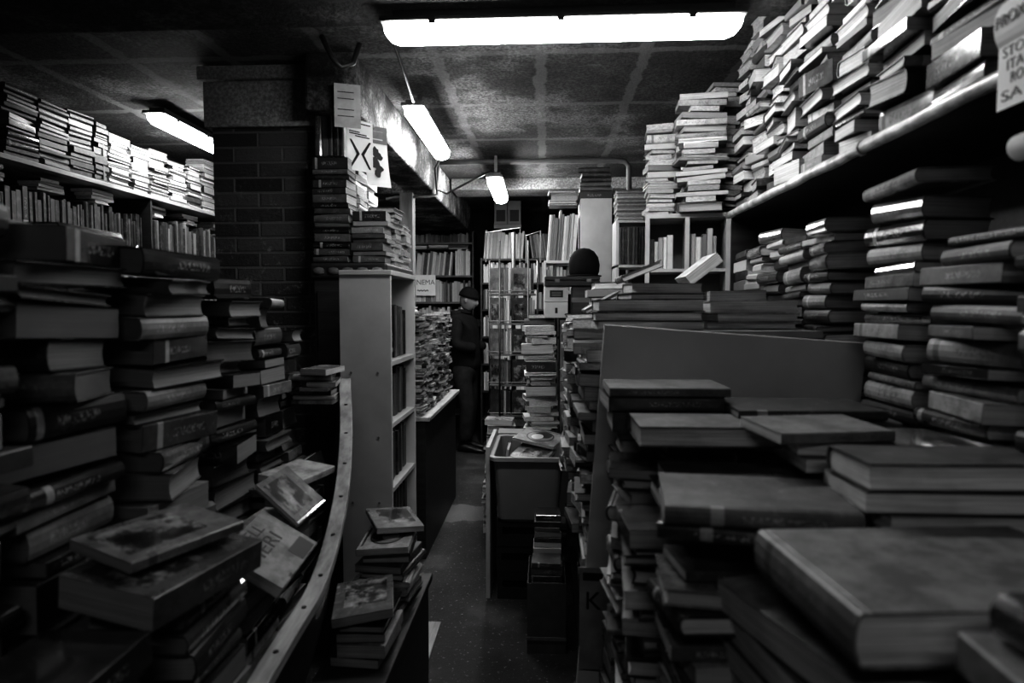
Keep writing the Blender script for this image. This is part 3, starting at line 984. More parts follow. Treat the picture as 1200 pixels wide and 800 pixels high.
# ------------------------------------------------------------------ spinner rack
SPX, SPY = -.255, 5.0
t = thing('spinner_rack', 'tall revolving wire book rack at the end of the aisle', 'book rack', (SPX, SPY, 0))
part('post', MB().tube([(SPX, SPY, .03), (SPX, SPY, 2.1)], .018, 10), M['metal'], t, smooth=True)
part('foot', MB().lathe([(.0, 0), (.22, 0), (.22, .018), (.05, .035), (0, .035)], (SPX, SPY, 0), 24), M['black'], t)
TIERS = (.47, .70, .933, 1.165, 1.398, 1.625)
hw = .175
for z in TIERS:
    part('tray', bx(SPX - hw, SPX + hw, SPY - hw, SPY + hw, z - .012, z), M['grey_lam'], t, .003)
    part('rail', MB().tube([(SPX - hw, SPY - hw - .012, z + .02), (SPX + hw, SPY - hw - .012, z + .02)], .004, 6), M['wire'], t)
    part('rail', MB().tube([(SPX - hw - .012, SPY - hw, z + .02), (SPX - hw - .012, SPY + hw, z + .02)], .004, 6), M['wire'], t)
for sx, sy in ((-.54, -1), (.68, -1), (-1, -.1), (1, -.1), (-1, 1), (1, 1)):
    x, y = SPX + sx * (hw + (.012 if abs(sx) == 1 else 0)), SPY + sy * (hw + .012 if abs(sy) == 1 else hw)
    top = 1.88 if sy != -1 else 2.02
    part('wire_upright', MB().tube([(x, y, .42), (x, y, top)], .007, 8), M['metal'], t, smooth=True)
for (x0, x1, yy, z0, z1) in ((-.20, .06, -.16, 1.86, 2.08), (.10, .21, -.05, 1.86, 2.07)):
    part('wire_frame', MB().tube([(SPX + x0, SPY + yy, z0), (SPX + x0, SPY + yy, z1), (SPX + x1, SPY + yy - .05, z1 + .03), (SPX + x1, SPY + yy - .05, z0)], .006, 8), M['wire'], t)
names = ['lowest', 'second', 'third', 'fourth', 'fifth', 'top']
for i, z in enumerate(TIERS):
    nm = names[i]
    # cover to the front
    put(f'dark picture-covered book facing out, {nm} tier of the spinner rack', (SPX + .095, SPY - .150, z + .10), 0, .19, .115, .016, rnd.choice((.05, .09, .16)), 'paperback', art=True)
    BOOKS[-1]['m'] = basis((1, 0, 0), (0, 0, 1), (0, -1, 0), (SPX + .056, SPY - .150, z + .0985))
    row(f'in the {nm} tier of the spinner rack', (SPX - .088, SPY - .152), (SPX - .006, SPY - .152), z + .001, -90, H=(.17, .20), W=(.11, .13), T=(.012, .022), mood='light')
    put(f'grey book facing the left, {nm} tier of the spinner rack', (0, 0, 0), 0, .19, .125, .016, rnd.choice((.10, .2, .3)), 'paperback', art=i % 2 == 0)
    BOOKS[-1]['m'] = basis((.8, -.6, 0), (0, 0, 1), (-.6, -.8, 0), (SPX - .116, SPY - .118, z + .0985))
    row(f'at the right side of the {nm} spinner rack tier', (SPX + .122, SPY - .13), (SPX + .172, SPY - .13), z + .001, -90, H=(.17, .20), W=(.11, .13), T=(.012, .022), mood='mix')

# ------------------------------------------------------------------ person
def skin_mesh(joints, edges, root, sub=1, voxel=None, extra=None):
    me = bpy.data.meshes.new('skin_cage')
    keys = list(joints)
    me.from_pydata([joints[k][0] for k in keys], [(keys.index(a), keys.index(b)) for a, b in edges], [])
    o = bpy.data.objects.new('skin_cage', me)
    COL.objects.link(o)
    o.modifiers.new('skin', 'SKIN').use_smooth_shade = True
    sv = me.skin_vertices[0].data
    for i, k in enumerate(keys):
        r = joints[k][1]
        sv[i].radius = r if isinstance(r, tuple) else (r, r)
        sv[i].use_root = (k == root)
    s = o.modifiers.new('sub', 'SUBSURF')
    s.levels = s.render_levels = sub
    bpy.context.view_layer.update()
    out = bpy.data.meshes.new_from_object(o.evaluated_get(bpy.context.evaluated_depsgraph_get()))
    bpy.data.objects.remove(o)
    if extra or voxel:
        mb = MB()
        mb.add([v.co for v in out.vertices], [tuple(p.vertices) for p in out.polygons])
        for e in extra or []:
            mb.add(e.v, e.f)
        o2 = bpy.data.objects.new('skin_cage', mb.mesh('skin_cage'))
        COL.objects.link(o2)
        rm = o2.modifiers.new('remesh', 'REMESH')
        rm.mode = 'VOXEL'
        rm.voxel_size = voxel
        rm.use_smooth_shade = True
        bpy.context.view_layer.update()
        out = bpy.data.meshes.new_from_object(o2.evaluated_get(bpy.context.evaluated_depsgraph_get()))
        bpy.data.objects.remove(o2)
        bm = bmesh.new()
        bm.from_mesh(out)
        left, best = set(bm.verts), set()
        while left:
            st = [left.pop()]
            isl = set(st)
            while st:
                for e in st.pop().link_edges:
                    for u in e.verts:
                        if u not in isl:
                            isl.add(u)
                            left.discard(u)
                            st.append(u)
            if len(isl) > len(best):
                best = isl
        bmesh.ops.delete(bm, geom=[v for v in bm.verts if v not in best], context='VERTS')
        bm.to_mesh(out)
        bm.free()
        print('BODY', len(out.vertices))
    for p in out.polygons:
        p.use_smooth = True
    return out


def link_mesh(name, me, mat, parent):
    me.name = name
    me.materials.clear()
    me.materials.append(mat)
    o = bpy.data.objects.new(name, me)
    COL.objects.link(o)
    o.parent = parent
    return o


# the figure looks along +x; the near arm is at -y
per = thing('person', 'person in a dark beanie, jacket and trousers standing at the spinner rack, facing right', 'person', (-.86, 6.75, 0), (0, 0, R(-14)))
J = {
    'pelvis': ((0, 0, .93), (.115, .145)), 'waist': ((-.005, 0, 1.08), (.10, .135)), 'chest': ((-.02, 0, 1.27), (.115, .155)), 'upper': ((-.02, 0, 1.38), (.09, .13)),
    'neck': ((.005, 0, 1.46), .055), 'head0': ((.03, 0, 1.53), .055),
}
E = [('pelvis', 'waist'), ('waist', 'chest'), ('chest', 'upper'), ('upper', 'neck'), ('neck', 'head0')]
for sgn, sd in ((-1, 'near'), (1, 'far')):
    J[sd + '_sh'] = ((-.02, sgn * .17, 1.385), .058)
    J[sd + '_el'] = ((-.01, sgn * .225, 1.12), .043)
    J[sd + '_wr'] = ((.20, sgn * .12, 1.10), .028)
    J[sd + '_palm'] = ((.27, sgn * .09, 1.11), (.018, .034))
    J[sd + '_hip'] = ((0, sgn * .09, .87), .088)
    J[sd + '_kn'] = ((.02 + .05 * (sgn < 0), sgn * .10, .49), .06)
    J[sd + '_an'] = ((-.03 + .07 * (sgn < 0), sgn * .10, .09), .04)
    J[sd + '_toe'] = ((.13 + .07 * (sgn < 0), sgn * .12, .035), .03)
    E += [('upper', sd + '_sh'), (sd + '_sh', sd + '_el'), (sd + '_el', sd + '_wr'), (sd + '_wr', sd + '_palm'),
          ('pelvis', sd + '_hip'), (sd + '_hip', sd + '_kn'), (sd + '_kn', sd + '_an'), (sd + '_an', sd + '_toe')]
ex = []
# head: ellipsoid with brow, nose, jaw, ears
hd = []
HC = Vector((.045, 0, 1.60))
tilt_h = Matrix.Rotation(R(14), 3, 'Y')
for i in range(17):
    ph = math.pi * i / 16
    ring = []
    for k in range(28):
        a = 2 * math.pi * k / 28
        x, y, z = math.sin(ph) * math.cos(a), math.sin(ph) * math.sin(a), math.cos(ph)
        jaw = max(0, -z)
        px_, py_, pz_ = x * .098, y * .076 * (1 - .25 * jaw), z * .118
        if x > 0:
            px_ += .012 * jaw * x - .014 * math.exp(-((z - .05) / .10) ** 2) * x * (abs(y) > .2) + .006 * math.exp(-((z + .48) / .08) ** 2) * x
            px_ += .026 * math.exp(-((z + .12) / .16) ** 2) * math.exp(-(y / .16) ** 2)
        ring.append(HC + tilt_h @ Vector((px_, py_, pz_)))
    hd.append(ring)
ex.append(MB().loft(hd))
for sgn in (-1, 1):
    ex.append(MB().lathe([(.0, -.03), (.014, -.02), (.017, 0), (.013, .022), (0, .03)], (.035, sgn * .076, 1.595), 10, 1, .55))
    pw = Vector((.27, sgn * .09, 1.11))
    for f, (dy, ln) in enumerate(((.028, .070), (.010, .080), (-.010, .075), (-.027, .058))):
        a = pw + Vector((.02, dy, .004))
        ex.append(MB().tube([a, a + Vector((ln * .45, -sgn * .004, .006)), a + Vector((ln * .72, -sgn * .010, -.012)), a + Vector((ln * .8, -sgn * .014, -.032))], [.0095, .009, .008, .0065], 8))
    a = pw + Vector((-.02, -sgn * .03, .006))
    ex.append(MB().tube([a, a + Vector((.03, -sgn * .022, .010)), a + Vector((.055, -sgn * .026, .006))], [.012, .010, .008], 8))
body = link_mesh('body', skin_mesh(J, E, 'pelvis', 1, .0065, ex), M['skin'], per)
for sgn in (-1, 1):
    MB().lathe([(0, -.008), (.008, -.004), (.0095, 0), (.008, .004), (0, .008)], (.128, sgn * .030, 1.598), 10).build('eye', M['ink'], per, smooth=True)
# jacket: thicker skin over trunk and arms
JJ = {'hem': ((0, 0, .80), (.155, .19)), 'waist': ((-.005, 0, 1.02), (.15, .185)), 'chest': ((-.025, 0, 1.26), (.155, .20)), 'upper': ((-.025, 0, 1.385), (.115, .155)),
      'collar': ((-.01, 0, 1.455), (.085, .085)), 'collar_top': ((.0, 0, 1.50), (.082, .082))}
EE = [('hem', 'waist'), ('waist', 'chest'), ('chest', 'upper'), ('upper', 'collar'), ('collar', 'collar_top')]
for sgn, sd in ((-1, 'near'), (1, 'far')):
    JJ[sd + '_sh'] = ((-.02, sgn * .185, 1.385), .085)
    JJ[sd + '_el'] = ((-.015, sgn * .235, 1.12), .072)
    JJ[sd + '_cuff'] = ((.185, sgn * .127, 1.10), .052)
    EE += [('upper', sd + '_sh'), (sd + '_sh', sd + '_el'), (sd + '_el', sd + '_cuff')]
link_mesh('jacket', skin_mesh(JJ, EE, 'hem', 2), M['cloth'], per)
TJ = {'belt': ((0, 0, .95), (.13, .165)), 'seat': ((-.005, 0, .85), (.135, .17))}
TE = [('belt', 'seat')]
for sgn, sd in ((-1, 'near'), (1, 'far')):
    off = .05 * (sgn < 0)
    TJ[sd + '_th'] = ((.0, sgn * .09, .78), .108)
    TJ[sd + '_kn'] = ((.02 + off, sgn * .10, .49), .088)
    TJ[sd + '_cf'] = ((-.025 + off * 1.2, sgn * .10, .09), .078)
    TE += [('seat', sd + '_th'), (sd + '_th', sd + '_kn'), (sd + '_kn', sd + '_cf')]
link_mesh('trousers', skin_mesh(TJ, TE, 'belt', 2), M['trousers'], per)
for sgn in (-1, 1):
    off = .065 * (sgn < 0)
    sh = []
    for x, w, h in ((-.10, .030, .05), (-.085, .042, .085), (-.03, .044, .10), (.05, .045, .075), (.12, .050, .055), (.175, .044, .045), (.205, .022, .03)):
        sh.append([(x + off, sgn * .105 + w * math.cos(u) + sgn * .02 * max(0, x), .001 + h / 2 + h / 2 * math.sin(u)) for u in [2 * math.pi * k / 12 for k in range(12)]])
    MB().loft(sh).build('shoe', M['black'], per, smooth=True)
MB().tube([(.075 * math.cos(a) - .045, .115 * math.sin(a), 1.455 + .02 * math.cos(a)) for a in [R(60 + 24 * k) for k in range(11)]], [.02, .034, .042, .048, .052, .054, .052, .048, .042, .034, .02], 10).build('hood', M['cloth'], per, smooth=True)
MB().box((.122, -.022, 1.537), (.1285, .022, 1.543)).build('mouth', M['ink'], per)
bn = []
for i in range(9):
    u = math.pi / 2 * i / 8
    bn.append([HC + tilt_h @ Vector(((.106 * math.cos(u) + .002) * math.cos(a) - .006, (.086 * math.cos(u) + .002) * math.sin(a), .04 + .10 * math.sin(u))) for a in [2 * math.pi * k / 24 for k in range(24)]])
cuff = [[HC + tilt_h @ Vector((.110 * math.cos(a) - .006, .090 * math.sin(a), z)) for a in [2 * math.pi * k / 24 for k in range(24)]] for z in (.022, .062)]
hat = MB().loft(bn).build('beanie', M['black_matt'], per, smooth=True)
MB().loft(cuff).build('cuff', M['black_matt'], hat, smooth=True)
hold = per.matrix_basis @ Vector((.36, .0, 1.075))
put('dark book held open in the hands of the person', hold, -14, .20, .14, .02, .06, 'paperback', roll=-18)

# ------------------------------------------------------------------ right: low bookcase in the aisle with its leaning end panel
t = thing('low_bookcase', 'grey low bookcase on the right of the aisle, blank end panel leaning', 'bookcase', (.45, 3.2, 0))
pm = Matrix.Translation((.50, 1.895, .80)) @ Matrix.Rotation(R(4.0), 4, 'Y')
mb = MB().box((-.375, -.011, -.785), (.375, .011, .645), pm)
part('end_panel', mb, M['panel'], t, .002)
part('shelf', bx(.113, .80, 1.93, 4.6, .73, .752), M['pale_wood'], t, .002)
part('base_panel', bx(.14, .80, 1.93, 4.6, .05, .10), M['dark_wood'], t)
part('back_panel', bx(.80, .815, 1.93, 4.6, .05, 1.43), M['dark_wood'], t)
part('end_panel', bx(.10, .815, 4.6, 4.618, .0, 1.43), M['grey_lam'], t)
part('top_panel', bx(.34, .815, 1.93, 4.6, 1.43, 1.45), M['grey_lam'], t)
for k in range(8):
    ym = 2.03 + k * .20
    pile(f'{ordw(k)} low bookcase aisle stack from its panel', .10 - .012 * (k % 3), ym, .754, 1.40 + rnd.uniform(-.02, .05), 180, L=(.15, .19), W=(.12, .145), T=(.018, .042),
         mood='mix', out='mix', jit=.03, yaw=5, tilt=1.0)
for k in range(6):
    pile(f'{ordw(k)} low bookcase bottom stack from its panel', .17, 2.05 + k * .24, .102, .60 + rnd.uniform(0, .08), 180, L=(.18, .22), W=(.14, .18), T=(.018, .042), mood='dark', out='mix', jit=.015)
# on top of the low bookcase
pile('in the stack over the grey end panel', .32, 1.98, 1.452, 1.545, -90, L=(.32, .34), W=(.22, .25), T=(.022, .045), mood='mix', out='fore', jit=.004, yaw=1.5, tilt=.3, pages=(.7, .8))
BOOKS[-1].update(art=True)
pile('in the wide stack over the panel end at right', .645, 2.02, 1.452, 1.525, -90, L=(.25, .28), W=(.2, .24), T=(.018, .04), mood='light', out='fore', jit=.006, yaw=3, tilt=.3, pages=(.7, .8))
pile('in the stack behind the panel-top stack', .44, 2.42, 1.452, 1.58, -90, L=(.26, .29), W=(.19, .22), T=(.025, .045), mood='dark', out='fore', tilt=.4, jit=.006)
pile('in the stack before the cubby case', .70, 2.40, 1.452, 1.57, -90, L=(.20, .24), W=(.16, .19), T=(.02, .045), mood='dark', out='mix', tilt=.4, jit=.006)
put('dark book propped aslant on the stack before the white cabinet', (.40, 2.80, 1.655), 180, .25, .18, .03, .06, roll=22)
put('second dark book leaning low at the aisle edge of the low bookcase', (.245, 2.85, 1.53), 180, .25, .17, .022, .12, roll=28)
put('white box-like book tilted against the cubby case', (.66, 2.78, 1.66), 0, .22, .16, .045, .66, 'paperback', roll=-38, page=.6)
pile('in the stack under the tilted white book', .66, 2.72, 1.452, 1.56, -90, L=(.18, .21), W=(.14, .16), T=(.02, .04), mood='mix', out='fore', tilt=.3)
pile('in the stack near the box files', .33, 3.25, 1.452, 1.62, -90, L=(.20, .24), W=(.16, .19), T=(.02, .04), mood='dark', out='mix', tilt=.4)

# cubby case facing the camera
t = thing('cubby_case', 'pale two-compartment cubby case standing on the low bookcase', 'cubby case', (.68, 3.15, 1.452), (0, 0, R(-9)))
Wc, Dc, Hc = .40, .26, .52
for x in (-Wc / 2, -.012, Wc / 2 - .022):
    bx(x, x + .022, 0, Dc, .02, Hc - .02).build('upright', M['pale_lam'], t, .001)
bx(-Wc / 2, Wc / 2, 0, Dc, Hc - .02, Hc).build('top_panel', M['pale_lam'], t, .001)
bx(-Wc / 2, Wc / 2, 0, Dc, 0, .02).build('bottom_panel', M['pale_lam'], t, .001)
for x0, x1 in ((-Wc / 2 + .0225, -.0125), (.0105, Wc / 2 - .0225)):
    bx(x0, x1, .005, Dc - .012, .24, .256).build('shelf', M['pale_lam'], t)
bx(-Wc / 2, Wc / 2, Dc, Dc + .006, 0, Hc).build('back_panel', M['grey_lam'], t)
row('standing in the left cubby compartment', (.51, 3.22), (.64, 3.20), 1.71, -99, H=(.13, .17), W=(.11, .13), T=(.014, .03), mood='light')
row('standing in the right cubby compartment', (.69, 3.19), (.83, 3.17), 1.71, -99, H=(.15, .2), W=(.11, .13), T=(.014, .03), mood='light')

# small cabinet with the row of matching spines
t = thing('small_cabinet', 'small white-sided cabinet holding a row of matching dark spines', 'cabinet', (.53, 3.78, 1.452))
for x in (-.125, .107):
    bx(x, x + .018, 0, .22, 0, .56).build('side_panel', M['white_lam'], t, .001)
for z in (0, .30, .56):
    bx(-.125, .125, 0, .22, z, z + .016).build('shelf', M['white_lam'], t, .001)
row('in the matching set in the small cabinet', (.425, 3.80), (.635, 3.80), 1.77, -90, H=(.215, .22), W=(.14, .15), T=(.014, .017), mood='dark')
pile('in the wide stack on the small white-sided cabinet', .53, 3.77, 2.03, 2.19, -90, L=(.24, .25), W=(.18, .2), T=(.018, .03), mood='mix', out='fore', tilt=0, jit=.004, yaw=1, pages=(.35, .45))
BOOKS[-1].update(v=.02)

# tall white cabinet with shelf
t = thing('white_cabinet', 'tall white cabinet with a blank end and a side shelf of upright books', 'cabinet', (.24, 4.85, 0))
part('side_panel', bx(.245, .47, 4.66, 5.0, 0, 2.30), M['white_lam'], t, .003)
part('shelf', bx(.0, .243, 4.68, 5.0, 1.84, 1.86), M['white_lam'], t, .002)
part('shelf', bx(.0, .243, 4.68, 5.0, 1.62, 1.64), M['white_lam'], t, .002)
part('upright', bx(-.018, -.0005, 4.70, 5.0, 0, 1.86), M['white_lam'], t, .002)
row('standing on the white cabinet upper shelf', (.0, 4.72), (.243, 4.72), 1.862, -90, H=(.30, .38), W=(.2, .23), T=(.012, .028), mood='light', lean=4)
row('standing on the white cabinet lower shelf', (.0, 4.72), (.243, 4.72), 1.642, -90, H=(.15, .19), W=(.12, .14), T=(.016, .03), mood='light')
pile('in the stack on top of the white cabinet', .357, 4.70, 2.302, 2.50, -90, L=(.2, .235), W=(.16, .2), T=(.025, .04), mood='dark', out='spine', tilt=.3, jit=.008)
pile('in the pile on the white cabinet uprights', .12, 4.72, 2.262, 2.36, -90, L=(.18, .22), W=(.16, .18), T=(.014, .025), mood='light', out='fore', tilt=.3)

# side table of stacks facing the camera, binder boxes, case and hat
t = thing('side_table', 'low dark side table carrying stacks beside the spinner rack', 'table', (0, 4.1, 0))
part('top', bx(-.14, .085, 3.86, 4.40, .60, .62), M['dark_wood'], t, .002)
for x in (-.125, .06):
    for y in (3.88, 4.36):
        part('leg', bx(x, x + .02, y, y + .02, 0, .60), M['dark_wood'], t)
pile('in the side table front stack', -.035, 3.87, .622, 1.40, -90, L=(.17, .2), W=(.13, .15), T=(.015, .04), mood='light', out='pages', jit=.02, yaw=6, tilt=1.0)
pile('in the rear stack of the side table', -.03, 4.14, .622, 1.45, -90, L=(.18, .2), W=(.17, .2), T=(.02, .04), mood='mix', out='mix', jit=.01, yaw=3, tilt=.2)
for k, (z, v) in enumerate(((1.4525, 'lower'), (1.5535, 'upper'))):
    t = thing('box_file', f'pale box file with a dark label, {v} of the two before the white cabinet', 'box file', (.065, 4.10, z), (0, 0, R(1 + k)), 'pale box files')
    bx(-.075, .075, 0, .22, 0, .10).build('box', M['pale_lam'], t, .004)
    if k:
        bx(-.042, .042, -.002, 0, .03, .075).build('label_plate', M['ink'], t)
        for zz_ in (.042, .056):
            bx(-.03, .03, -.0028, -.002, zz_, zz_ + .005).build('print_line', M['ink_grey'], t)
    else:
        bx(-.008, .008, -.002, 0, .03, .065).build('finger_hole', M['ink'], t)
t = thing('support_crate', 'grey wooden crate under the black case on the low bookcase', 'crate', (.24, 4.2, 1.452))
bx(-.075, .10, -.1, .15, 0, .20).build('box', M['dark_wood'], t, .003)
bx(-.08, .105, -.105, -.1, .10, .13).build('batten', M['mid_wood'], t)
t = thing('black_case', 'flat black case lying across the pale box files', 'case', (.17, 4.2, 1.655))
bx(-.18, .17, -.12, .12, 0, .035).build('base', M['black'], t, .004)
bx(-.18, .17, -.12, .12, .036, .062).build('lid', M['dark_plastic'], t, .006)
for x in (-.1, .1):
    bx(x - .015, x + .015, -.125, -.12, .025, .045).build('latch', M['metal'], t)
t = thing('black_hat', 'round black hat-like dome standing before the white cabinet end', 'hat', (.245, 4.2, 1.719))
MB().lathe([(0, 0), (.085, 0), (.098, .03), (.102, .075), (.092, .125), (.066, .162), (.035, .18), (0, .186)], (0, 0, 0), 28).build('crown', M['black_matt'], t, smooth=True)
MB().lathe([(.086, .0), (.112, .001), (.115, .006), (.09, .012)], (0, 0, 0), 28).build('brim', M['black_matt'], t, smooth=True)

# ------------------------------------------------------------------ bin, crates, carton, board
def crate(label, x0, x1, y0, y1, z0, z1):
    t = thing('plastic_crate', label, 'crate', ((x0 + x1) / 2, (y0 + y1) / 2, z0), (0, 0, 0), 'dark crates under the bin')
    a, b, h = (x1 - x0) / 2, (y1 - y0) / 2, z1 - z0
    bx(-a, a, -b, b, 0, .012).build('bottom', M['dark_plastic'], t)
    for sx in (-1, 1):
        for sy in (-1, 1):
            bx(*sorted((sx * a, sx * (a - .025))), *sorted((sy * b, sy * (b - .025))), .012, h).build('corner_post', M['dark_plastic'], t)
    for sy in (-1, 1):
        w = MB()
        for q0, q1 in ((.012, .06), (.10, h)):
            w.box((-a + .025, min(sy * b, sy * (b - .012)), q0), (a - .025, max(sy * b, sy * (b - .012)), min(q1, h)))
        w.build('side_wall', M['dark_plastic'], t)
    for sx in (-1, 1):
        w = MB()
        for q0, q1 in ((.012, .06), (.10, h)):
            w.box((min(sx * a, sx * (a - .012)), -b + .025, q0), (max(sx * a, sx * (a - .012)), b - .025, min(q1, h)))
        w.build('end_wall', M['dark_plastic'], t)
    return t


crate('dark slatted crate on the floor, lowest under the grey bin', -.25, .06, 3.26, 3.78, 0, .14)
crate('dark slatted crate in the middle under the grey bin', -.255, .055, 3.265, 3.785, .142, .28)
crate('dark slatted crate topmost under the grey bin', -.25, .06, 3.26, 3.78, .282, .41)
t = thing('plastic_bin', 'translucent grey plastic bin full of books on the dark crates', 'bin', (-.09, 3.5, .412))
rings = []
for z, gx in ((0, 0), (.015, .012), (.34, .035)):
    rings.append((.145 + gx, .24 + gx, z))


def rrect(a, b, z, r=.035, n=4):
    out = []
    for cx, cy, s0 in ((a - r, b - r, 0), (-a + r, b - r, 90), (-a + r, -b + r, 180), (a - r, -b + r, 270)):
        for k in range(n + 1):
            u = R(s0 + 90 * k / n)
            out.append((cx + r * math.cos(u), cy + r * math.sin(u), z))
    return out


outer = [rrect(*q) for q in rings]
inner = [rrect(q[0] - .005, q[1] - .005, max(.006, q[2])) for q in reversed(rings)]
MB().loft(outer + inner).build('tub', M['bin'], t, smooth=False)
MB().loft([rrect(.196, .292, .325), rrect(.198, .294, .347), rrect(.176, .272, .347), rrect(.1815, .2765, .325), rrect(.196, .292, .325)], caps=False).build('rim', M['bin_rim'], t, .003)
zz = pile('in the stack filling the left of the grey bin', -.08, 3.30, .44, .68, -90, L=(.17, .19), W=(.15, .17), T=(.02, .04), mood='dark', tilt=0, jit=.004, yaw=2)
zz2 = pile('in the stack filling the back of the grey bin', -.05, 3.53, .44, .74, -90, L=(.18, .2), W=(.15, .17), T=(.02, .04), mood='mix', tilt=0, jit=.004, yaw=2)
put('book with a round portrait on its cover lying askew on the grey bin', (-.03, 3.50, zz2 + .028), 64, .25, .19, .016, .34, 'paperback', roll=-9, pitch=6, title='portrait')
put('picture-covered book lying in the front of the grey bin', (-.07, 3.37, zz + .018), 70, .21, .17, .016, .3, 'paperback', roll=-7, art=True)
put('dark book standing at the left inside the grey bin', (-.20, 3.44, .69), 180, .18, .17, .022, .05, roll=82)
t = bx(-.31, -.288, 3.26, 3.75, .0005, .80).build('pale_board', M['pale_lam'], None, .002)
tag(t, 'pale upright board standing at the left of the grey bin and crates', 'board')
zz = pile('in the front floor stack behind the grey bin', -.20, 3.98, .002, .71, -90, L=(.19, .22), W=(.14, .17), T=(.02, .04), mood='mix', out='fore', jit=.012, yaw=5)
zz = pile('in the left floor stack behind the grey bin', -.33, 4.22, .002, .74, -90, L=(.17, .19), W=(.14, .16), T=(.02, .04), mood='light', out='fore', jit=.012, yaw=5)
t = thing('carton', 'dark cardboard carton of small books on the floor by the low bookcase', 'carton', (.005, 2.90, 0))
a, b, h = .085, .16, .315
bx(-a, a, -b, b, 0, .006).build('bottom', M['card'], t)
for sy in (-1, 1):
    bx(-a, a, *sorted((sy * b, sy * (b - .005))), .006, h).build('side', M['card'], t)
for sx in (-1, 1):
    bx(*sorted((sx * a, sx * (a - .005))), -b + .005, b - .005, .006, h).build('side', M['card'], t)
MB().box((-a - .003, -b - .003, .06), (a + .003, -b, .075)).build('tape', M['ink_grey'], t)
pile('in the near stack in the dark carton', .005, 2.755, .008, .40, -90, L=(.12, .14), W=(.11, .125), T=(.018, .03), mood='dark', out='spine', tilt=0, jit=.003, yaw=1)
pile('in the far stack in the dark carton', .01, 2.91, .008, .54, -90, L=(.11, .13), W=(.11, .125), T=(.018, .03), mood='mix', out='spine', tilt=0, jit=.003, yaw=1)
# poster with a letter under the end panel
t = thing('magazine', 'grey magazine with a big letter K standing below the grey end panel', 'magazine', (.17, 1.85, .45), (R(-3), 0, R(-4)))
MB().box((-.07, 0, 0), (.07, .004, .30)).build('cover', M['paper_grey'], t)
text_part('K', .075, basis((1, 0, 0), (0, 0, 1), (0, -1, 0), (-.03, -.001, .20)), M['ink'], t, 'lettering')
MB().box((-.06, -.001, .262), (.06, 0, .285)).build('print_band', M['ink'], t)

# ------------------------------------------------------------------ right wall bookcase
t = thing('wall_bookcase', 'long wall bookcase on the right with a worn rounded shelf edge', 'bookcase', (1.04, 1.9, 0))
part('shelf', bx(.855, 1.24, .55, 3.04, 1.93, 1.96), M['dark_wood'], t)
part('shelf_edge', MB().tube([(.848, .55 + .1 * i, 1.948 + .0015 * math.sin(i * 1.7)) for i in range(26)], [.0165 + .001 * math.sin(i * 2.3) for i in range(26)], 10), M['shelf_edge'], t, smooth=True)
ringp = [(.848 + .022 * math.cos(2 * math.pi * k / 16), 1.80, 1.948 + .022 * math.sin(2 * math.pi * k / 16)) for k in range(17)]
part('edge_ring', MB().tube([(.848, 1.785, 1.948), (.848, 1.805, 1.948)], .021, 14), M['pale_lam'], t, .003)
part('shelf', bx(.855, 1.24, .55, 3.04, .93, .955), M['dark_wood'], t)
part('upright', bx(.86, 1.24, .53, .549, 0, 1.96), M['dark_wood'], t)
part('upright', bx(.86, 1.24, 3.041, 3.06, 0, 1.96), M['dark_wood'], t)
part('back_panel', bx(1.225, 1.24, .55, 3.04, .956, 1.929), M['dark_wood'], t)

# lower stacks, spines to the aisle
LOW = [(.82, .28, .845, 1.76), (1.07, .24, .83, 1.76), (1.352, .30, .83, 1.66), (1.655, .29, .835, 1.78), (2.04, .22, .835, 1.78), (2.265, .22, .845, 1.76), (2.49, .22, .845, 1.78), (2.70, .20, .845, 1.74), (2.90, .19, .845, 1.76)]
LOWN = ['nearest', 'second', 'third', 'fourth', 'fifth', 'sixth', 'seventh', 'eighth', 'ninth']
LTOP = {}
for k, (ym, yl, xf, zt) in enumerate(LOW):
    LTOP[k] = pile(f'{LOWN[k]} stack under the right shelf edge', xf, ym, .957, zt, 180, L=(yl - .10, yl - .005), W=(.15, .19), T=(.018, .052), mood='mix', out='spine',
         jit=.03, yaw=5, tilt=1.5)
# a band of loose bigger books in the low stacks
put('pale slim book crowning the fourth stack below the worn shelf', (.92, 1.635, LTOP[3] + .012), 176, .28, .17, .034, .34, roll=0)

# spine titles on two readable books of the second and third stacks come below
UP = [(1.45, .24, .865, 2.25), (1.70, .24, .86, 2.36), (1.94, .22, .86, 2.44), (2.16, .21, .86, 2.55), (2.37, .20, .86, 2.60), (2.57, .19, .86, 2.64), (2.77, .19, .86, 2.66), (2.96, .17, .865, 2.66)]
for k, (ym, yl, xf, zt) in enumerate(UP):
    pile(f'{ordw(k)} near-to-far stack on the right shelf', xf, ym, 1.966, zt, 180, L=(yl - .06, yl), W=(.13, .17), T=(.018, .048) if k else (.024, .045),
         mood='mix' if k else 'dark', out='pages' if k % 3 else 'mix', jit=.035, yaw=6, tilt=1.8, pages=(.40, .78))
for k, ym in enumerate((1.5, 1.8, 2.1, 2.4, 2.7)):
    pile(f'{ordw(k)} rear stack on the worn right shelf', 1.06, ym, 1.966, 2.60, 180, L=(.22, .28), W=(.13, .15), T=(.02, .045), mood='dark', out='spine', jit=.01)

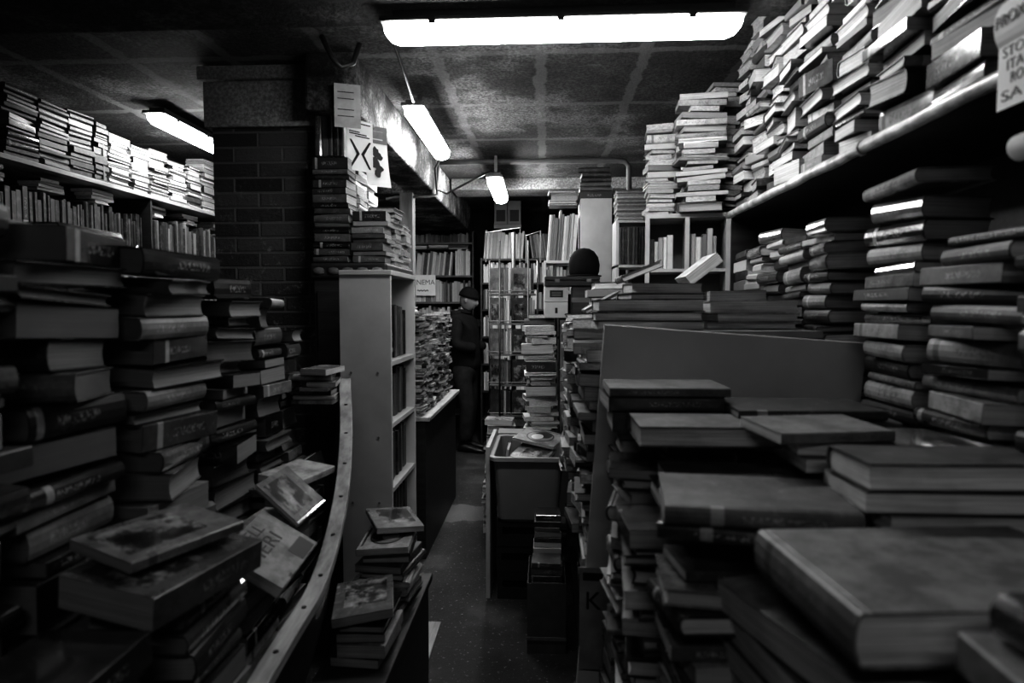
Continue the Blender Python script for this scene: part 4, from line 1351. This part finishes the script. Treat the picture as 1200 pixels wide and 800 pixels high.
# stacks over the cubby case and on the tall bookcase behind it
t = thing('corner_bookcase', 'dark bookcase in the right corner behind the cubby case', 'bookcase', (1.0, 4.3, 0))
part('side_panel', bx(.84, 1.24, 3.48, 3.50, 0, 1.975), M['dark_wood'], t)
part('side_panel', bx(.84, 1.24, 5.08, 5.10, 0, 1.975), M['dark_wood'], t)
part('shelf', bx(.74, 1.24, 3.46, 5.12, 1.976, 2.0), M['pale_wood'], t)
part('shelf', bx(.84, 1.24, 3.5, 5.08, 1.5, 1.52), M['dark_wood'], t)
part('back_panel', bx(1.225, 1.24, 3.5, 5.08, 0, 1.97), M['dark_wood'], t)
for k in range(6):
    ym = 3.57 + k * .24
    pile(f'{ordw(k)} stack on the right corner bookcase', .75, ym, 2.002, 2.64 - .03 * rnd.random() - (.0 if k > 1 else .1), 180, L=(.17, .21), W=(.13, .16), T=(.014, .034), mood='light' if k < 3 else 'mix', out='pages' if k < 3 else 'mix',
         jit=.02, yaw=5, tilt=1.0)
pile('in the right rear stack on the cubby case', .80, 3.31, 1.975, 2.62, 185, L=(.17, .2), W=(.12, .15), T=(.014, .035), mood='mix', out='pages', jit=.015, yaw=6, tilt=1.2)
pile('in the left stack on the cubby case', .50, 3.33, 1.975, 2.42, 175, L=(.15, .17), W=(.12, .14), T=(.014, .03), mood='light', out='pages', jit=.012, yaw=5, tilt=1.0)
pile('in the right front stack on the cubby case', .735, 3.10, 1.975, 2.50, -99, L=(.20, .24), W=(.13, .16), T=(.014, .03), mood='light', out='pages', jit=.012, yaw=6, tilt=1.2)

# shelf cards on the near end of the right shelf
sg = thing('shelf_card', 'white hand-lettered card STO ITA SA hanging over the near right shelf edge', 'sign', (.808, 1.142, 1.885), (0, 0, R(-90)))
MB().box((-.075, 0, -.015), (.05, .0015, .10)).build('card', M['paper'], sg, .0004)
fr_ = lambda x, z: basis((1, 0, 0), (0, 0, 1), (0, -1, 0), (x, -.0006, z))
for body_, x, z, w_ in (('STO', -.037, .082, .05), ('ITA', -.032, .058, .04), ('RO', -.026, .034, .03), ('SA', -.038, .006, .05)):
    text_part(body_, .026, fr_(x, z), M['ink'], sg, 'lettering', w_)
sg = thing('shelf_card', 'curled white card lettered PROX standing above the near right shelf edge', 'sign', (.828, 1.142, 1.968), (0, 0, R(-90)))
rings = [[(-.075, -.03 * math.sin(u), .05 - .05 * math.cos(u)), (.05, -.03 * math.sin(u), .05 - .05 * math.cos(u)), (.05, -.03 * math.sin(u) + .0015, .05 - .048 * math.cos(u)), (-.075, -.03 * math.sin(u) + .0015, .05 - .048 * math.cos(u))] for u in [R(10 + 150 * k / 10) for k in range(11)]]
MB().loft(rings).build('card', M['paper'], sg)
text_part('PROX', .03, basis((1, 0, 0), (0, 0, 1), (0, -1, 0), (-.035, -.031, .052)), M['ink'], sg, 'lettering', .07)
t = thing('paper_roll', 'pale rolled paper lying on edge above the near right books', 'paper roll', (.84, 1.12, LTOP[1] + .036), (0, 0, 0))
MB().tube([(0, -.12, .0), (0, .08, .0)], .024, 16).build('roll', M['paper_grey'], t, smooth=True)
MB().tube([(0, -.04, .0), (0, -.03, .0)], .0245, 16).build('band', M['paper'], t, smooth=True)

# ------------------------------------------------------------------ right foreground: table with a heap
t = thing('display_table', 'dark table at the right buried under a heap of books', 'table', (.5, 1.15, 0))
part('top', bx(.16, .80, .30, 1.86, .41, .44), M['dark_wood'], t, .003)
for x in (.18, .74):
    for y in (.34, 1.78):
        part('leg', bx(x, x + .04, y, y + .04, 0, .41), M['dark_wood'], t, .003)
zt = {}
HEAP = [  # name, x of the left face, y middle, z top, y length
    ('far left', .165, 1.76, 1.14, .19), ('second left', .17, 1.56, 1.13, .20), ('third left', .175, 1.34, 1.04, .22), ('fourth left', .19, 1.10, 1.075, .22), ]
for nm, x, y, z, yl in HEAP:
    zt[nm] = pile(f'in the {nm} left-edge stack of the table', x, y, .442, z, 180, L=(yl - .04, yl - .008), W=(.14, .17), T=(.018, .04), mood='mix', out='mix', jit=.025, yaw=6, tilt=1.4, pages=(.35, .6),
                  tilt0=(rnd.uniform(-3, 3), rnd.uniform(-3, 3)))
for nm, x, y, z in (('far right', .60, 1.66, 1.19), ('middle right', .60, 1.38, 1.12), ('third right', .58, 1.08, 1.10), ('near right', .58, .80, 1.08), ('nearest right', .60, .52, 1.12), ('far middle', .38, 1.66, 1.16), ('middle', .39, 1.36, 1.06)):
    zt[nm] = pile(f'in the {nm} inner stack of the table heap', x, y - .12, .442, z, -90, L=(.16, .19), W=(.18, .21), T=(.025, .045), mood='mix', out='fore', jit=.006, yaw=1.5, tilt=.4, pages=(.22, .4))
PG = .3
# top layer, book by book
put('grey book under the pair below the end panel, far left of the table heap', (.335, 1.71, 1.205), -91, .33, .19, .05, .07, 'paperback', page=0.68, pitch=0)
put('pale page-edged book on top at the far left of the table heap', (.30, 1.72, 1.258), -88, .29, .20, .035, .10, 'paperback', page=0.57)
put('thin paperback topmost at the far left of the table heap', (.31, 1.71, 1.296), -90, .30, .20, .022, .14, 'paperback', page=0.51)
put('broad dark book with a curved grey cover, middle of the table heap', (.37, 1.50, 1.215), 90, .33, .20, .045, .16, 'hardback', page=0.61)
put('slim dark hardback lying below the end panel at the right', (.62, 1.62, 1.258), -90, .34, .22, .022, .05, 'hardback', page=0.57)
put('dark hardback beneath the slim dark hardback below the end panel', (.69, 1.61, 1.222), -93, .27, .20, .032, .09, 'hardback', page=0.57)
put('grey book with a page edge in front of the curved grey book', (.39, 1.33, 1.115), -90, .32, .19, .032, .06, 'hardback', page=0.65)
put('thin pale book under the grey front book of the table heap', (.40, 1.35, 1.152), -91, .30, .18, .022, .2, 'paperback', page=0.69)
put('open-looking thin book with a bent cover right of the curved book', (.56, 1.36, 1.256), -80, .24, .17, .022, .22, 'paperback', page=0.72, roll=2)
put('large flat grey book at the middle of the table heap', (.365, 1.15, 1.157), -97, .31, .22, .034, .13, 'hardback', page=0.73, art=False)
put('dark thin book below the large flat grey book', (.36, 1.15, 1.128), -103, .30, .22, .026, .05, 'hardback', page=0.47)
put('long grey hardback with a pale block at the right of the heap', (.70, 1.13, 1.222), 92, .36, .15, .046, .11, 'hardback', page=0.80)
put('banded paperback under the long grey hardback', (.695, 1.135, 1.186), 90, .35, .16, .033, .2, 'paperback', page=0.78)
put('slim grey book under the banded paperback at the right', (.715, 1.13, 1.156), 92, .33, .17, .028, .14, 'paperback', page=0.61)
put('pale striped paperback behind the long grey hardback', (.66, 1.36, 1.195), 90, .30, .18, .028, .3, 'paperback', page=0.72)
put('grey paperback topmost behind the long grey hardback', (.67, 1.37, 1.226), 86, .33, .19, .026, .18, 'paperback', page=0.65)
put('big flat book with a pale worn cover at the right front', (.53, .865, 1.115), 180 + 5, .27, .40, .066, .24, 'hardback', page=0.54)
BOOKS[-1]['v'] = .24
put('nearest hardback with a pale page block at the right front', (.60, .56, 1.19), 184, .20, .30, .046, .03, 'hardback', page=0.80)
put('nearest paperback under the pale-paged hardback at the right front', (.59, .55, 1.145), 178, .22, .34, .042, .22, 'paperback', page=0.76)
# slanting pile at the left front, its paper edges to the aisle
pile('in the slanting front stack of the table heap', .335, .90, .442, 1.045, 180 + 13, L=(.29, .34), W=(.13, .15), T=(.028, .05), mood='mix', out='fore', jit=.010, yaw=2, tilt=.8, pages=(.4, .6))
pile('in the nearest front stack of the table heap', .42, .56, .442, .98, 180 + 13, L=(.24, .28), W=(.15, .17), T=(.028, .05), mood='mix', out='fore', jit=.01, yaw=2, tilt=.8, pages=(.4, .6))

# readable spines on the right stacks: replace the look of chosen members
def named(desc, i, v, title, style='paperback'):
    mem = PILES[desc][1]
    q = mem[min(i, len(mem) - 1)]
    q.update(v=v, title=title, label=f'dark hardback lettered {title} on its spine, atop third stack under right shelf')
    return q
q = named('third stack under the right shelf edge', 99, .03, 'LA FINE DELLA STORIA', 'hardback')

# ------------------------------------------------------------------ which books show, and to what extent
bpy.context.view_layer.update()
V, T3, OWN = [], [], []
for o in list(COL.objects):
    if o.type != 'MESH':
        continue
    b = len(V)
    mw = o.matrix_world
    V += [mw @ v.co for v in o.data.vertices]
    for p in o.data.polygons:
        T3.append([b + i for i in p.vertices])
        OWN.append(-1)
for i, r in enumerate(BOOKS):
    b = len(V)
    h, w, th = r['L'] / 2, r['W'] / 2, r['T']
    V += [r['m'] @ Vector(p) for p in ((-w, -h, 0), (w, -h, 0), (w, h, 0), (-w, h, 0), (-w, -h, th), (w, -h, th), (w, h, th), (-w, h, th))]
    for f in ((0, 3, 2, 1), (4, 5, 6, 7), (0, 1, 5, 4), (1, 2, 6, 5), (2, 3, 7, 6), (3, 0, 4, 7)):
        T3.append([b + k for k in f])
        OWN.append(i)
tree = BVHTree.FromPolygons(V, T3)
M3 = CAM_M.to_3x3()
org = Vector((0, 0, CAM_H))
GX, GY = 600, 400
for iy in range(GY):
    for ix in range(GX):
        d = M3 @ Vector((((ix + .5) / GX * 1200 - 600) / F, (400 - (iy + .5) / GY * 800) / F, -1))
        hit = tree.ray_cast(org, d.normalized())
        if hit[2] is not None and OWN[hit[2]] >= 0:
            BOOKS[OWN[hit[2]]]['hits'] += 1
MOST = 318
order = sorted((r for r in BOOKS if r['hits'] > 1), key=lambda r: -r['hits'] - (4000 if r['label'] else 0))
chosen = order[:MOST]
for r in chosen:
    r['own'] = True
print('BOOKS', len(BOOKS), 'seen', len(order), 'smallest own', chosen[-1]['hits'], 'sum own', sum(r['hits'] for r in chosen), 'sum', sum(r['hits'] for r in BOOKS))


# ------------------------------------------------------------------ labels and objects of the books
def tone_word(v):
    return 'black' if v < .025 else 'dark' if v < .10 else 'grey' if v < .25 else 'pale' if v < .45 else 'white'


for desc, (kind, mem) in PILES.items():
    n = len(mem)
    for i, r in enumerate(mem):
        lead = desc if desc.startswith(('in ', 'standing', 'at ')) else 'in the ' + desc
        if kind == 'pile':
            w = 'topmost' if i == n - 1 else 'undermost' if i == 0 and n > 1 else ordw(n - 1 - i) + ' from top'
        else:
            w = ordw(i) + ' from left'
        r['auto'] = f"{tone_word(r['v'])} {r['style']} {w} {lead}"


def title_parts(r, t):
    L, W, T = r['L'], r['W'], r['T']
    top = T + .0003
    k = r['title']
    if k == 'ieri':
        f = basis((0, 1, 0), (-1, 0, 0), (0, 0, 1), (-.012, .0, top))
        text_part('IERI', .055, f, M['ink'], t, 'lettering', .105)
        text_part('ELL', .045, basis((0, 1, 0), (-1, 0, 0), (0, 0, 1), (-.058, .01, top)), M['ink'], t, 'lettering', .07)
        MB().box((.035, .02, top - .0002), (.08, .10, top + .0003)).build('printed_picture', M['ink'], t)
    elif k in ('oval', 'portrait'):
        rx, ry = (.062, .085) if k == 'oval' else (.072, .078)
        pts = lambda a, b, z: [(a * math.cos(2 * math.pi * j / 28), b * math.sin(2 * math.pi * j / 28), z) for j in range(28)]
        MB().loft([pts(rx, ry, top - .0002), pts(rx, ry, top + .0003)]).build('printed_medallion', M['ink'], t)
        MB().loft([pts(rx * .9, ry * .9, top + .0004), pts(rx * .9, ry * .9, top + .0006)]).build('printed_ground', M['ink_grey'], t)
        face = MB().loft([[(x * .5 - .012, y * .42 + .012, z) for x, y, z in pts(rx, ry, top + .0007)], [(x * .5 - .012, y * .42 + .012, z) for x, y, z in pts(rx, ry, top + .0009)]])
        face.build('printed_face', M['ink_pale'], t)
        MB().loft([[(x * .62 + .022, y * .62 - .01, z) for x, y, z in pts(rx, ry, top + .00062)], [(x * .62 + .022, y * .62 - .01, z) for x, y, z in pts(rx, ry, top + .00068)]]).build('printed_shoulders', M['ink'], t)
        MB().box((W * .40, -L * .36, top - .0002), (W * .44, L * .36, top + .0003)).build('print_line', M['ink'], t)
    else:
        f = basis((0, 1, 0), (0, 0, 1), (1, 0, 0), (W / 2 + .0004, 0, T / 2))
        text_part(k, T * .55, f, M['ink_pale'], t, 'lettering', min(L * .75, T * .5 * len(k)))


seen_labels = {}
rs = random.Random(5)
for r in chosen:
    L, W, T = r['L'], r['W'], r['T']
    c, p = book_geo(L, W, T, r['style'])
    lab = r['label'] or r['auto']
    assert lab not in seen_labels, lab
    seen_labels[lab] = 1
    if len(lab.split()) > 16:
        print("long label", lab)
    t = thing('book', lab, 'book', group=(('books ' + r['pile']) if r['pile'] else 'loose books'))
    t.matrix_world = r['m']
    mat = M['cov_art'] if r['art'] else (M['cov_gloss'] if rs.random() < .6 else M['cov_matt'])
    co = c.build('cover', mat, t)
    co.color = (r['v'], r['v'], r['v'], 1)
    if r['style'] == 'hardback':
        for q in co.data.polygons:
            q.use_smooth = False
    pg = p.build('page_block', M['pages'], t)
    pg.color = (r['page'], r['page'], r['page'], 1)
    if r['title']:
        title_parts(r, t)

# every other book of the stacks: too many and too small or hidden to count
mb = MB()
tones, mats = [], []
for r in BOOKS:
    if r.get('own'):
        continue
    c, p = book_geo(r['L'], r['W'], r['T'], r['style'], 1)
    for g, v, k in ((c, r['v'], 0), (p, r['page'], 1)):
        mb.add([r['m'] @ Vector(q) for q in g.v], g.f)
        tones += [v] * len(g.f)
        mats += [k] * len(g.f)
me = bpy.data.meshes.new('heaped_books')
me.from_pydata(mb.v, [], mb.f)
me.materials.append(M['stuff_cov'])
me.materials.append(M['stuff_pag'])
me.polygons.foreach_set('material_index', mats)
a = me.attributes.new('tone', 'FLOAT_COLOR', 'FACE')
a.data.foreach_set('color', [x for v in tones for x in (v, v, v, 1)])
o = bpy.data.objects.new('heaped_books', me)
COL.objects.link(o)
tag(o, 'countless smaller and half hidden books filling the stacks and shelves all around', 'books', kind='stuff')

# ------------------------------------------------------------------ light and picture
w = bpy.data.worlds.new('world')
SC.world = w
w.use_nodes = True
w.node_tree.nodes['Background'].inputs[0].default_value = (1, 1, 1, 1)
w.node_tree.nodes['Background'].inputs[1].default_value = .0
li = bpy.data.lights.new('fill_light', 'AREA')  # added area light, unseen behind the camera, to brighten the foreground
li.energy = 11
li.shape = 'RECTANGLE'
li.size, li.size_y = 1.2, .12
lo_ = bpy.data.objects.new('fill_light', li)
COL.objects.link(lo_)
lo_.location = (.0, -.9, 2.6)
SC.view_settings.view_transform = 'Standard'
SC.view_settings.look = 'High Contrast'
SC.view_settings.exposure = 0.0
SC.view_settings.gamma = 1.0
SC.cycles.use_denoising = True
SC.cycles.max_bounces = 6
SC.cycles.diffuse_bounces = 4
SC.cycles.sample_clamp_indirect = 4
